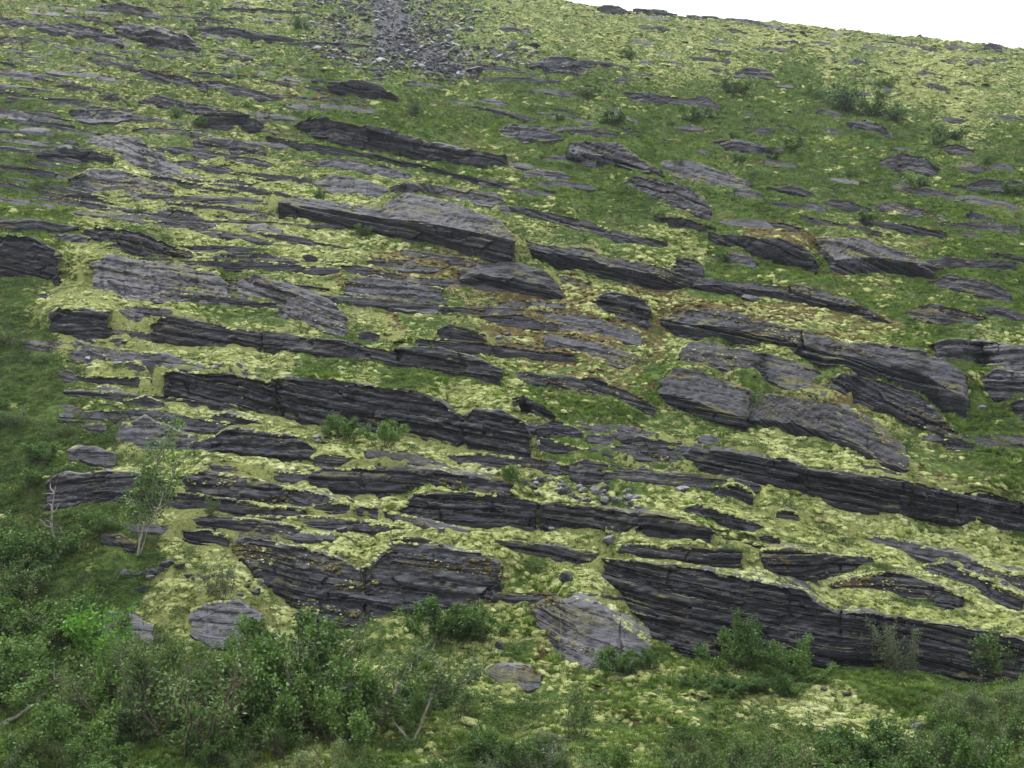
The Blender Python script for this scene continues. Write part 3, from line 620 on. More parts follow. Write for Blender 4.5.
# ------------------------------------------------------------------ vegetation cover map (what grows where on the slope)
VEG = """
mmmmmmmllmmmmmmlllllllllllllllll
mmmmmmlmmmmmmmmllllllllLLLllllll
mmmmmmmmmmgmmmmmgggmlllgglgLLLll
hmmmmmmmmgggggggggmgggggggghgLll
hhmmlmllmmgggmggggggggggggggggmg
hhLLLLLLLmlmlmmmggggggmgghgggmgg
gmLLLLLlLLlLlllllmggmmgggmmmhggm
ggLggLLLLLLlmmmmllmmllgmmmmmmggg
hhLLLLgmLLbbbbbmlmlmmlggggmmgggg
hLLLLLmmllLLbmmbbbmbbbmllbggmmgg
hhLLLLLLllmmlllbbbbbbLmmllbbggll
hhhLLLLLLgglgggllmblgmmmmmmmggml
hhhmLLLLLLLLLLLlgggggmmmmmmmmggg
hhhhmLLLLLLLLLLLmmlmllllLlmmmmgg
hhhLLLLLLLLLLLLlmlmmllmLLLLLLmmg
hhhhhLLLLLLLLLLLllmlllLLLLLLLmmm
hhhhhLLLLLLLLLLLLLLLLLLLLLLLLllm
hhhhmLLLLLLLLLLLmLLLLLLLLLLLLLLL
ghhhLLLLLLLLLLLLmlLLLLLLLLLLLLLL
gggggLLLLLLlllllmllLLLLLLLLLLLLL
gggggghllllllmmlmmmmmggggggggggg
gggggghhmmlllmllllmlllllLLmgghgg
ggggghhhmmmmmmmmmmlmmmmlLLLLmggg
gggggghhmmmmmmmmmmmmmgggmmmggggg
""".split()
CODE = {'L': (.74, .18, .14, .30), 'l': (.50, .32, .26, .24), 'm': (.40, .40, .40, .32), 'g': (.20, .76, .24, .36), 'h': (.06, .30, .16, .85), 'b': (.40, .18, .66, .14)}
VM = np.array([[CODE[c] for c in row] for row in VEG])            # 24 x 32 x (lichen, grass, brown, heath)
# patches of brown moss and dry turf along the ledges: centre x, y, half width, half height, strength
BROWN = [(430, 265, 90, 16, 0.95), (560, 330, 95, 45, 0.9), (640, 305, 130, 18, 0.95), (760, 315, 110, 16, 0.9), (840, 345, 70, 16, 0.8), (900, 240, 60, 18, 0.5), (780, 235, 50, 14, 0.8),
         (700, 215, 60, 14, 0.5), (860, 405, 60, 22, 0.7), (930, 465, 70, 18, 0.5), (600, 375, 70, 25, 0.6), (470, 150, 60, 10, 0.5), (300, 95, 60, 12, 0.5), (720, 370, 60, 20, 0.35), (980, 510, 50, 16, 0.5)]
def veg_at(x, y, z):
    r = veg_map(x, y, z); u, v = project(x, y, z); u = u + 14 * vnoise(x / (0.03 * y), y / 2, z / 2, 37); v = v + 8 * vnoise(x / 2, y / (0.04 * y), z / 2, 38)
    for (bx, by, rx, ry, s) in BROWN:
        k = s * np.clip(1.3 - ((u - bx) / rx) ** 2 - ((v - by) / ry) ** 2, 0, 1)
        r[..., 2] = np.maximum(r[..., 2], k); r[..., 1] *= 1 - 0.6 * k; r[..., 3] *= 1 - 0.6 * k
    return r
def veg_map(x, y, z):
    u, v = project(x, y, z)
    wx = 26 * vnoise(x / (0.06 * y), y / (0.09 * y), z / (0.05 * y), 31) ; wy = 18 * vnoise(x / (0.05 * y), y * 11 / y, z / (0.04 * y), 33)
    gx = np.clip((u + wx) / 32 - 0.5, 0, 30.999); gy = np.clip((v + wy) / 32 - 0.5, 0, 22.999)
    i = gx.astype(int); j = gy.astype(int); a = (gx - i)[..., None]; b = (gy - j)[..., None]
    return (VM[j, i] * (1 - a) + VM[j, i + 1] * a) * (1 - b) + (VM[j + 1, i] * (1 - a) + VM[j + 1, i + 1] * a) * b

def in_scree(x, y):
    x = np.asarray(x, float) + 14 * vnoise(np.asarray(y, float) / 9, np.asarray(x, float) / 60, 0, 90); y = np.asarray(y, float) + 8 * vnoise(np.asarray(x) / 22, 0, 3, 91)
    c = np.interp(y, [0, 20, 40, 60, 80], [385, 392, 395, 425, 465]); w = np.interp(y, [0, 20, 40, 60, 80], [95, 85, 105, 110, 80])
    return np.abs(x - c) / w + np.clip((y - 72) / 10, 0, 50)

idx = np.arange(NR * NC).reshape(NR, NC)
Fq = np.stack([idx[:-1, :-1], idx[:-1, 1:], idx[1:, 1:], idx[1:, :-1]], -1).reshape(-1, 4)
me = mesh_arrays('hillside', np.stack([XG, YG, H], -1).reshape(-1, 3), [Fq], M['hill'], True)
VG = veg_at(XG, YG, H); vec_attr(me, 'veg', VG[..., :3].reshape(-1, 3))
BARE = np.clip(0.70 - in_scree(*project(XG, YG, H)), 0, 1) * (YG > 30); vec_attr(me, 'bare', np.stack([BARE, BARE, BARE], -1).reshape(-1, 3))
tag(obj('hillside', me), 'steep hillside of turf, heath and pale lichen', None, None, 'structure')

# ------------------------------------------------------------------ ground cover: each kind one object, template and points in one mesh, instanced by nodes
def scatter(name, label, cat, TV, TF, mat, pts, rot, scl, smooth=True):
    n = len(TV); pts = np.asarray(pts)
    V = np.concatenate([TV, pts]); me = mesh_arrays(name, V, TF, mat, smooth)
    vec_attr(me, 'rot', np.concatenate([np.zeros((n, 3)), rot])); vec_attr(me, 'scl', np.concatenate([np.ones((n, 3)), scl]))
    a = me.attributes.new('tpl', 'BOOLEAN', 'POINT'); a.data.foreach_set('value', np.arange(len(V)) < n)
    o = tag(obj(name, me), label, cat, None, 'stuff')
    g = bpy.data.node_groups.new(name, 'GeometryNodeTree')
    g.interface.new_socket('Geometry', in_out='INPUT', socket_type='NodeSocketGeometry')
    g.interface.new_socket('Geometry', in_out='OUTPUT', socket_type='NodeSocketGeometry')
    gi = g.nodes.new('NodeGroupInput'); go = g.nodes.new('NodeGroupOutput')
    def at(nm, ty):
        q = g.nodes.new('GeometryNodeInputNamedAttribute'); q.data_type = ty; q.inputs['Name'].default_value = nm; return q.outputs['Attribute']
    sp = g.nodes.new('GeometryNodeSeparateGeometry'); ip = g.nodes.new('GeometryNodeInstanceOnPoints')
    er = g.nodes.new('FunctionNodeEulerToRotation')
    g.links.new(gi.outputs[0], sp.inputs['Geometry']); g.links.new(at('tpl', 'BOOLEAN'), sp.inputs['Selection'])
    g.links.new(sp.outputs['Selection'], ip.inputs['Instance']); g.links.new(sp.outputs['Inverted'], ip.inputs['Points'])
    g.links.new(at('rot', 'FLOAT_VECTOR'), er.inputs[0]); g.links.new(er.outputs[0], ip.inputs['Rotation'])
    g.links.new(at('scl', 'FLOAT_VECTOR'), ip.inputs['Scale']); g.links.new(ip.outputs[0], go.inputs[0])
    md = o.modifiers.new('scatter', 'NODES'); md.node_group = g
    return o

def cushion(seed, rings=5, seg=11, flat=0.55, lump=0.35):
    V = [(0, 0, 1.0)]; F = []
    for r in range(1, rings + 1):
        ph = math.pi * 0.58 * r / rings
        for s in range(seg):
            th = 2 * math.pi * (s + 0.5 * (r % 2)) / seg; V.append((math.sin(ph) * math.cos(th), math.sin(ph) * math.sin(th), math.cos(ph)))
    V = np.array(V); d = 1 + lump * fbm(V[:, 0] * 1.6, V[:, 1] * 1.6, V[:, 2] * 1.6 + seed, seed) + 0.12 * vnoise(V[:, 0] * 5, V[:, 1] * 5, V[:, 2] * 5, seed)
    V = V * d[:, None] * np.array([1, 1, flat]) - np.array([0, 0, 0.12])
    T3 = [(0, 1 + s, 1 + (s + 1) % seg) for s in range(seg)]; Q4 = []
    for r in range(rings - 1):
        for s in range(seg):
            a = 1 + r * seg + s; b = 1 + r * seg + (s + 1) % seg; Q4.append((a, a + seg, b + seg, b))
    return V, [np.array(T3), np.array(Q4)]
def tuft(seed, nb=26, lean=0.6, w=0.05):
    r = random.Random(seed); V = []; F = []
    for q in range(nb):
        a = r.uniform(0, 6.283); rad = 0.35 * math.sqrt(r.random()); bx, by = rad * math.cos(a), rad * math.sin(a)
        a2 = a + r.uniform(-1, 1); ln = r.uniform(0.5, 1.0); le = lean * r.uniform(0.4, 1.3); dx, dy = math.cos(a2), math.sin(a2)
        ww = w * r.uniform(0.7, 1.3); n = len(V)
        for (t, wd) in ((0, 1), (0.55, 0.85)):
            cx = bx + dx * le * ln * t * t; cy = by + dy * le * ln * t * t; cz = ln * t * (1 - 0.25 * le * t) - 0.05
            V += [(cx - dy * ww * wd, cy + dx * ww * wd, cz), (cx + dy * ww * wd, cy - dx * ww * wd, cz)]
        V.append((bx + dx * le * ln, by + dy * le * ln, ln * (1 - 0.25 * le)))
        F += [(n, n + 1, n + 3), (n, n + 3, n + 2), (n + 2, n + 3, n + 4)]
    return np.array(V), [np.array(F)]
def leaf_arrays(C, Dv, size, width=0.5, seed=0):
    """one folded diamond leaf per centre C pointing along Dv"""
    rng = np.random.default_rng(seed); n = len(C)
    Dv = Dv / (np.linalg.norm(Dv, axis=1, keepdims=True) + 1e-9)
    rv = rng.normal(size=(n, 3)); Sv = np.cross(Dv, rv); Sv /= np.linalg.norm(Sv, axis=1, keepdims=True) + 1e-9
    U = np.cross(Sv, Dv); s = np.asarray(size).reshape(-1, 1)
    mid = C + Dv * s * 0.5 + U * s * 0.06
    V = np.stack([C, mid + Sv * s * width * 0.5, C + Dv * s - U * s * 0.05, mid - Sv * s * width * 0.5], 1).reshape(-1, 3)
    return V, np.arange(4 * n).reshape(-1, 4)
def sprig(seed, n=46, lf=1.0):
    rng = np.random.default_rng(seed); a = rng.uniform(0, 6.283, n); r = 0.9 * np.sqrt(rng.random(n)); z = rng.uniform(0.05, 0.75, n) * (1 - 0.5 * r)
    C = np.stack([r * np.cos(a), r * np.sin(a), z], 1); D = np.stack([np.cos(a), np.sin(a), rng.uniform(0.3, 1.6, n)], 1) + rng.normal(size=(n, 3)) * 0.5
    V, F = leaf_arrays(C, D, rng.uniform(0.22, 0.4, n) * lf, 0.55, seed); return V, [F]

def candidates(n, power=1.0, ymin=11.0, ymax=112.0, tmax=0.62):
    u = RNG.random(n); y = ymin * (ymax / ymin) ** u; t = RNG.uniform(-tmax, tmax, n); x = t * y
    j = np.clip(np.rint((t - TS[0]) / (TS[1] - TS[0])).astype(int), 0, NC - 1); i = np.clip(np.searchsorted(YS, y), 0, NR - 1)
    ok = ~ROCKMASK[i, j]; x, y = x[ok], y[ok]; z = height(x, y)
    e = 0.15; nx = -(height(x + e, y) - z) / e; ny = -(height(x, y + e) - z) / e
    pu, pv = project(x, y, z)
    steep = (np.hypot(nx, ny) < 3.5) & ~((in_scree(pu, pv) < RNG.uniform(0.6, 1.1, len(x))) & (y > 30))
    x, y, z, nx, ny = x[steep], y[steep], z[steep], nx[steep], ny[steep]
    vg = veg_at(x, y, z)
    patch = 0.5 * fbm(x / (0.04 * y + 0.3), y / (0.05 * y + .3), z, 51) + 0.35 * vnoise(x / 0.45, y / 0.45, z / .45, 52)
    return x, y, z, nx, ny, vg, patch
def put(name, label, cat, make, mat, sel, C, size, nvar, flatz=1.0, tilt=0.6, sink=0.0):
    x, y, z, nx, ny, vg, patch = C
    ids = np.nonzero(sel)[0]; part = RNG.integers(0, nvar, len(ids))
    for v in range(nvar):
        k = ids[part == v]; m = len(k); TV, TF = make(v + 1)
        s = size(y[k]) * np.exp(RNG.normal(size=m) * 0.3)
        rx = -np.arctan(ny[k]) * tilt; ry = np.arctan(nx[k]) * tilt; rz = RNG.uniform(0, 6.283, m)
        cx, sx_, cy, sy_, cz, sz = np.cos(rx), np.sin(rx), np.cos(ry), np.sin(ry), np.cos(rz), np.sin(rz)
        r00, r10, r20 = cy * cz, cx * sz + sx_ * sy_ * cz, sx_ * sz - cx * sy_ * cz        # Rx * Ry * Rz
        r21, r22 = sx_ * cz + cx * sy_ * sz, cx * cy
        rot = np.stack([np.arctan2(r21, r22), -np.arcsin(np.clip(r20, -1, 1)), np.arctan2(r10, r00)], 1)
        scl = np.stack([s * RNG.uniform(0.8, 1.3, m), s * RNG.uniform(0.8, 1.2, m), s * flatz * RNG.uniform(0.7, 1.2, m)], 1)
        scatter(name, label, cat, TV, TF, M[mat] if isinstance(mat, str) else mat, np.stack([x[k], y[k], z[k] - sink * s], 1), rot, scl)
CA = candidates(330000)
vg, patch = CA[5], CA[6]
put('reindeer_lichen', 'pale yellow-green reindeer lichen cushions covering the ledges', 'lichen', lambda s: cushion(s, 5, 11, 0.6, 0.55), 'lichen',
    vg[:, 0] + patch * 1.0 + RNG.normal(size=len(patch)) * 0.16 > 0.60 + 0.35 * (RNG.random(len(patch)) < 0.45), CA, lambda y: 0.024 + 0.0021 * y, 4, 0.75, 0.8, 0.10)
CB = candidates(110000); vg, patch = CB[5], CB[6]
put('brown_moss', 'orange brown moss and dry tufts on the rock tops', 'moss', lambda s: cushion(s + 20, 4, 9, 0.5, 0.5), 'moss',
    vg[:, 2] + patch * 0.8 + RNG.normal(size=len(patch)) * 0.1 > 0.55, CB, lambda y: 0.02 + 0.0015 * y, 2, 0.7, 0.8, 0.05)
CC = candidates(230000); vg, patch = CC[5], CC[6]
put('grass', 'green grass tufts growing between the rocks', 'grass', lambda s: tuft(s), 'grass',
    vg[:, 1] + patch * 0.7 + RNG.normal(size=len(patch)) * 0.12 > 0.50, CC, lambda y: 0.05 + 0.0013 * y, 3, 1.0, 0.5)
CD = candidates(190000); vg, patch = CD[5], CD[6]
put('heath_plants', 'low dark green heath plants covering the slope', 'heath', lambda s: sprig(s), 'heath',
    np.maximum(vg[:, 3], 0.55 * vg[:, 1]) - patch * 0.6 + RNG.normal(size=len(patch)) * 0.12 > 0.46, CD, lambda y: 0.05 + 0.0015 * y, 3, 0.7, 0.6)
CE = candidates(30000); vg, patch = CE[5], CE[6]
put('grass', 'long grass tussocks between the rocks', 'grass', lambda s: tuft(s + 40, 40, 0.9, 0.035), 'grass',
    vg[:, 1] + patch * 0.9 + RNG.normal(size=len(patch)) * 0.15 > 0.62, CE, lambda y: 0.07 + 0.0019 * y, 2, 1.0, 0.4)
CE = candidates(26000); vg, patch = CE[5], CE[6]
put('heath_plants', 'knee-high dark green heath clumps on the slope', 'heath', lambda s: sprig(s + 40, 150, 0.5), 'heath',
    np.maximum(vg[:, 3], 0.6 * vg[:, 1]) - patch * 0.8 + RNG.normal(size=len(patch)) * 0.15 > 0.52, CE, lambda y: 0.10 + 0.0024 * y, 2, 0.7, 0.5)
# lichen, moss and grass on the rock tops
RT = np.concatenate(ROCK_TOPS); RT = RT[RNG.random(len(RT)) < 0.55]; FP = np.concatenate(FACE_PTS)
nn = fbm(RT[:, 0] / (0.03 * RT[:, 1]), RT[:, 1] / 1.2, RT[:, 2] / 0.8, 71) + RNG.normal(size=len(RT)) * 0.15
RVG = veg_at(RT[:, 0], RT[:, 1], RT[:, 2])
zz = np.zeros(len(RT)); CR = (RT[:, 0], RT[:, 1], RT[:, 2], zz, zz - 0.5, RVG, nn)
put('ledge_lichen', 'pale lichen cushions spilling over the rock edges', 'lichen', lambda s: cushion(s + 5, 4, 9), 'lichen',
    RVG[:, 0] + nn * 0.9 > 0.70, CR, lambda y: 0.014 + 0.0014 * y, 2, 0.8, 0.9, 0.25)
put('ledge_grass', 'short grass fringing the rock edges', 'grass', lambda s: tuft(s + 9, 18), 'grass',
    RVG[:, 1] + nn * 0.6 > 0.58, CR, lambda y: 0.03 + 0.002 * y, 1, 1.0, 0.2, 0.05)
put('ledge_moss', 'brown moss fringing the rock edges', 'moss', lambda s: cushion(s + 31, 4, 9, 0.5, 0.5), 'moss',
    RVG[:, 2] - nn * 0.7 > 0.55, CR, lambda y: 0.012 + 0.0013 * y, 1, 0.8, 0.8, 0.2)

FV = veg_at(FP[:, 0], FP[:, 1], FP[:, 2]); fz = np.zeros(len(FP)); fr = RNG.random(len(FP)); CF = (FP[:, 0], FP[:, 1], FP[:, 2], fz, fz - 0.8, FV, fz)
put('face_lichen', 'thin lichen tufts in strips on the sloping rock faces', 'lichen', lambda s: cushion(s + 50, 4, 9, 0.5, 0.5), 'lichen', fr < 0.4 * FV[:, 0], CF, lambda y: 0.006 + 0.0007 * y, 1, 0.5, 0.9, 0.1)
put('face_moss', 'brown moss tufts in strips on the sloping rock faces', 'moss', lambda s: cushion(s + 60, 4, 9, 0.5, 0.5), 'moss', fr > 0.5, CF, lambda y: 0.009 + 0.0010 * y, 1, 0.5, 0.9, 0.15)

# ------------------------------------------------------------------ stones
def stone_mesh(seed, mat):
    bm = bmesh.new(); bmesh.ops.create_icosphere(bm, subdivisions=2, radius=1.0)
    V = np.array([v.co[:] for v in bm.verts]); Ff = np.array([[v.index for v in f.verts] for f in bm.faces]); bm.free()
    rng = np.random.default_rng(seed)
    for q in range(11):
        n = rng.normal(size=3); n /= np.linalg.norm(n); d = rng.uniform(0.45, 0.8)
        ex = np.maximum(0, V @ n - d); V = V - ex[:, None] * n
    V = V * (1 + 0.05 * vnoise(V[:, 0] * 4, V[:, 1] * 4, V[:, 2] * 4, seed)[:, None])
    return mesh_arrays('stone', V * 0.72, [Ff], M[mat])
SM = {m: [stone_mesh(s + 40, m) for s in range(7)] for m in ('stone', 'stone_pale', 'stone_white')}
rs = random.Random(21)
def stone(px, py, w, h, label, group=None, mat='stone', name='stone', flat=0.7):
    p = ground(px, py); s = w / F * p.y
    o = obj(name, rs.choice(SM[mat])); hz = max(h / F * p.y, 0.25 * s)
    o.scale = (s * 0.62, s * 0.5 * rs.uniform(0.7, 1.1), hz * 0.62); o.rotation_euler = (rs.uniform(-.35, .1), rs.uniform(-.25, .35), rs.uniform(-0.5, 0.5))
    o.location = (p.x, p.y + s * 0.2, p.z + hz * 0.32)
    return tag(o, label, 'stone', group)
for (a, k) in [
    ((610, 545, 22, 15, 'pale grey angular stone on lichen above the left end of the bottom wall'), dict(mat='stone_pale')),
    ((567, 584, 20, 17, 'grey squarish stone in the lichen gully above the tilted slab'), {}),
    ((500, 650, 16, 11, 'dark oval stone just above the small flat slab'), {}),
    ((539, 447, 10, 10, 'small white stone by the blunt end of the split middle wall'), dict(mat='stone_white')),
    ((556, 449, 16, 6, 'flat whitish stone just right of the small white stone'), dict(mat='stone_white')),
    ((552, 531, 12, 7, 'round pale stone at the foot of the rubble-topped ledge'), dict(mat='stone_pale')),
    ((309, 262, 24, 13, 'dark square stone on lichen left of centre'), {}),
    ((293, 219, 19, 8, 'dark flat stone on lichen under the great overhanging ledge'), {}),
    ((352, 317, 11, 8, 'pale little stone between streaked slabs left of centre'), dict(mat='stone_pale')),
    ((370, 337, 20, 9, 'dark stone above the long left ledge'), {}),
    ((500, 340, 15, 9, 'pale rounded stone among small rocks near the centre'), dict(mat='stone_pale')),
    ((750, 302, 30, 14, 'big grey boulder with lichen back on the ledge right of centre'), dict(name='boulder')),
    ((785, 146, 14, 6, 'white flat stone in the upper right turf'), dict(mat='stone_white')),
    ((711, 115, 16, 4, 'white low stone under the lichen-capped long rock'), dict(mat='stone_white')),
    ((728, 490, 26, 10, 'dark flat stone on the block stack left of the right-hand wall'), {}),
    ((685, 492, 26, 11, 'pale flat stone in lichen below the left end of the right-hand wall'), dict(mat='stone_pale')),
    ((342, 534, 20, 11, 'black square stone above the big split slab'), {}),
    ((318, 543, 13, 9, 'grey stone on the top edge of the big split slab, left of the black one'), {}),
    ((387, 495, 13, 7, 'pale stone on the dark flat ledge left above the rubble'), dict(mat='stone_pale')),
    ((441, 533, 12, 9, 'pale stone in lichen under the rubble-topped ledge'), dict(mat='stone_pale')),
    ((606, 695, 10, 7, 'small grey stone on lichen right of the little flat slab'), {}),
    ((657, 694, 12, 7, 'grey oval stone on the lichen below the bottom wall'), {}),
    ((705, 702, 16, 9, 'low dark stone on lichen below the bottom wall bushes'), {}),
    ((824, 692, 11, 7, 'left one of two dark stones above the lichen mound at lower right'), {}),
    ((849, 697, 14, 7, 'right one of two dark stones above the lichen mound at lower right'), {}),
    ((821, 736, 14, 8, 'dark stone at the lower left of the lichen mound, lower right'), {}),
    ((921, 730, 26, 8, 'pale flat stone right of the lichen mound, lower right'), dict(mat='stone_pale')),
    ((459, 752, 8, 7, 'lone whitish stone in the grass at the bottom centre'), dict(mat='stone_pale')),
    ((432, 487, 11, 8, 'pale stone in turf right of the rubble pile'), dict(mat='stone_pale')),
    ((903, 180, 6, 6, 'tiny white stone in upper right turf by the lichen-capped rock'), dict(mat='stone_white')),
    ((304, 37, 20, 5, 'pale flat rock at the left rim of the scree'), dict(mat='stone_pale')),
    ((140, 595, 36, 11, 'long grey stone above the pale slab at far lower left'), {}),
    ((885, 455, 10, 7, 'small stone at the right tip of the big tilted slab'), {}),
    ((982, 410, 12, 9, 'pale stone in the green hollow at the right edge'), dict(mat='stone_pale')),
    ((170, 322, 12, 6, 'small stone on lichen near the start of the long left ledge'), {}),
]: stone(*a, **k)
def pile(n, xa, xb, fy, spread, wmin, wmax, label, group, mats=('stone', 'stone', 'stone_pale')):
    for q in range(n):
        x = rs.uniform(xa, xb); y = fy(x) + rs.uniform(-spread, spread); w = rs.uniform(wmin, wmax)
        stone(x, y, w, w * rs.uniform(0.5, 0.8), label, group, rs.choice(mats))
pile(54, 515, 640, lambda x: 484 + (x - 515) * 0.17, 9, 8, 16, 'grey stone in the rubble pile on top of the long centre ledge', 'rubble pile stones')
pile(13, 120, 520, lambda x: 520 + 30 * math.sin(x * 0.05), 40, 5, 12, 'small loose stone in the lichen of the lower left ledges', 'loose stones lower left')
pile(13, 560, 1000, lambda x: 500 + (x - 560) * 0.1 + 25 * math.sin(x * 0.04), 40, 5, 13, 'small loose stone in the lichen of the lower right ledges', 'loose stones lower right')
pile(11, 100, 500, lambda x: 300 + 40 * math.sin(x * 0.04), 60, 4, 10, 'small loose stone in the lichen left of centre', 'loose stones left of centre')
pile(16, 118, 190, lambda x: 580 + (x - 118) * -0.1, 12, 8, 20, 'dark stone in the rubble between lichen tufts at the lower left', 'lower left rubble')
pile(14, 190, 262, lambda x: 588, 12, 7, 14, 'grey stone in the rubble left of the big split slab', 'rubble by the split slab')
pile(16, 930, 1010, lambda x: 566 + (x - 930) * 0.28, 8, 7, 17, 'dark stone in the rubble at the lower right edge', 'lower right rubble')
pile(15, 395, 500, lambda x: 459 + (x - 395) * 0.18, 6, 7, 13, 'grey stone lying in a row above the dark flat ledge', 'row of stones on the ledge')
pile(10, 312, 350, lambda x: 441, 4, 6, 12, 'small stone in lichen under the bush at the middle wall', 'stones under the middle bush')
pile(12, 195, 262, lambda x: 370, 5, 6, 13, 'small dark stone on top of the left block of the split middle wall', 'stones on the middle wall')
pile(14, 60, 130, lambda x: 350 + (x - 60) * 0.1, 14, 7, 18, 'small grey stone in lichen beside the left heath', 'stones by the left heath')
pile(9, 455, 515, lambda x: 335 + (x - 455) * 0.12, 6, 6, 12, 'small stone among rocks near the centre', 'stones near the centre')
pile(12, 605, 680, lambda x: 128 + (x - 605) * 0.2, 6, 5, 11, 'pale small stone strewn in the upper centre turf', 'strewn turf stones', ('stone_pale', 'stone'))
# scree: the largest stones one by one, the rest as one mass
k = 0
while k < 56:
    x = rs.uniform(310, 530); y = rs.uniform(0, 81)
    if in_scree(x, y) > rs.uniform(0.3, 1.1): continue
    w = 4 + 5 * rs.random() ** 2; stone(x, y, w, w * rs.uniform(0.4, 0.7), 'grey angular stone in the scree patch at the top', 'scree stones', rs.choice(('stone', 'stone', 'stone_pale'))); k += 1
sx, sy = RNG.uniform(300, 540, 9000), RNG.uniform(-4, 84, 9000)
keep = (in_scree(sx, sy) + 0.7 * vnoise(sx / 18, sy / 7, 0, 77)) < RNG.uniform(-0.2, 1.3, 9000); sx, sy = sx[keep], sy[keep]
t_, e_ = ray(sx, sy); y_ = cast(t_, e_); y_ = y_ + RNG.normal(size=len(y_)) * 0.4; x_ = t_ * y_; z_ = height(x_, y_)
m = len(x_); me0 = SM['stone_pale'][2]
TV = np.array([v.co[:] for v in me0.vertices]); TF = [np.array([list(p.vertices) for p in me0.polygons])]
half = RNG.random(m) < 0.35
for q, mt in ((half, 'stone'), (~half, 'stone_pale')):
    mm = int(q.sum()); s = 0.13 * np.exp(RNG.normal(size=mm) * 0.5)
    scatter('scree', 'mass of small grey broken stones in the scree patch', 'scree', TV, TF, M[mt], np.stack([x_[q], y_[q], z_[q] + 0.05], 1), RNG.uniform(-0.7, 0.7, (mm, 3)) + np.array([0, 0, 3]) * RNG.random((mm, 1)),
            np.stack([s * 1.2, s, s * RNG.uniform(0.35, 0.7, mm)], 1), False)

# ------------------------------------------------------------------ shrubs and trees
def tube(paths, sides=5):
    V = []; F = []; off = 0
    for P, Rr in paths:
        P = np.asarray(P, float); n = len(P); Tn = np.gradient(P, axis=0); Tn /= np.linalg.norm(Tn, axis=1, keepdims=True) + 1e-9
        ref = np.array([0.3, 0.9, 0.2]); A = np.cross(Tn, ref); A /= np.linalg.norm(A, axis=1, keepdims=True) + 1e-9; Bv = np.cross(Tn, A)
        a = np.linspace(0, 2 * math.pi, sides, endpoint=False); Rr = np.asarray(Rr)[:, None, None]
        V.append((P[:, None] + Rr * (A[:, None] * np.cos(a)[None, :, None] + Bv[:, None] * np.sin(a)[None, :, None])).reshape(-1, 3))
        i = np.arange(n * sides).reshape(n, sides) + off
        F.append(np.stack([i[:-1], np.roll(i, -1, 1)[:-1], np.roll(i, -1, 1)[1:], i[1:]], -1).reshape(-1, 4)); off += n * sides
    return np.concatenate(V), np.concatenate(F)
def curve(p, d, length, n, rng, wob=0.25, up=0.15):
    P = [np.array(p, float)]; d = np.array(d, float); d /= np.linalg.norm(d)
    for q in range(n):
        d = d + rng.normal(size=3) * wob + np.array([0, 0, up]); d /= np.linalg.norm(d); P.append(P[-1] + d * length / n)
    return np.array(P)
def shrub_mesh(seed, stems=9, spread=0.9, nleaf=3600, leaf=0.045, wid=0.5, gap=0.5, bark='bark', leafmat='willow', rad=0.012, twigs=9, narrow=False, up=0.12):
    """unit-height bush: bent stems, twigs, single leaves round the twigs"""
    rng = np.random.default_rng(seed); paths = []; ends = []
    for s in range(stems):
        a = rng.uniform(0, 6.283); out = spread * math.sqrt(rng.uniform(0.02, 1))
        d = (math.cos(a) * out, math.sin(a) * out, rng.uniform(0.7, 1.1)); L = rng.uniform(0.6, 0.95) * (1 + 0.25 * out)
        P = curve((rng.normal() * 0.07, rng.normal() * 0.07, -0.06), d, L, 7, rng, 0.22, up); paths.append((P, np.linspace(rad, rad * 0.3, 8)))
        for t in range(twigs):
            q = rng.uniform(0.25, 1) * 7; i = min(int(q), 6); p = P[i] + (P[i + 1] - P[i]) * (q - i)
            dd = P[i + 1] - P[i]; dd = dd / np.linalg.norm(dd) + rng.normal(size=3) * 0.8; dd[2] = abs(dd[2]) * 0.7 + 0.1
            T = curve(p, dd, rng.uniform(0.16, 0.42) * (1.15 - 0.4 * q / 7), 4, rng, 0.3, 0.12); paths.append((T, np.linspace(rad * 0.4, rad * 0.12, 5))); ends.append(T)
        ends.append(P[3:])
    SV, SF = tube(paths, 4)
    E_ = np.concatenate([np.concatenate([T[:-1] + (T[1:] - T[:-1]) * f for f in (0, .33, .66)]) for T in ends]); k = rng.integers(0, len(E_), nleaf)
    C = E_[k] + rng.normal(size=(nleaf, 3)) * 0.038; C = C[C[:, 2] > 0.02]
    dens = vnoise(C[:, 0] * 5, C[:, 1] * 5, C[:, 2] * 5, seed); C = C[dens > -gap]
    D = rng.normal(size=(len(C), 3)) + np.array([0, 0, 0.35])
    LV, LF = leaf_arrays(C, D, rng.uniform(0.6, 1.25, len(C)) * leaf, wid, seed)
    hmax = np.percentile(LV[:, 2], 99.3); SV /= hmax; LV /= hmax
    return mesh_arrays('stems', SV, [SF], M[bark], True), mesh_arrays('leaves', LV, [LF], M[leafmat])
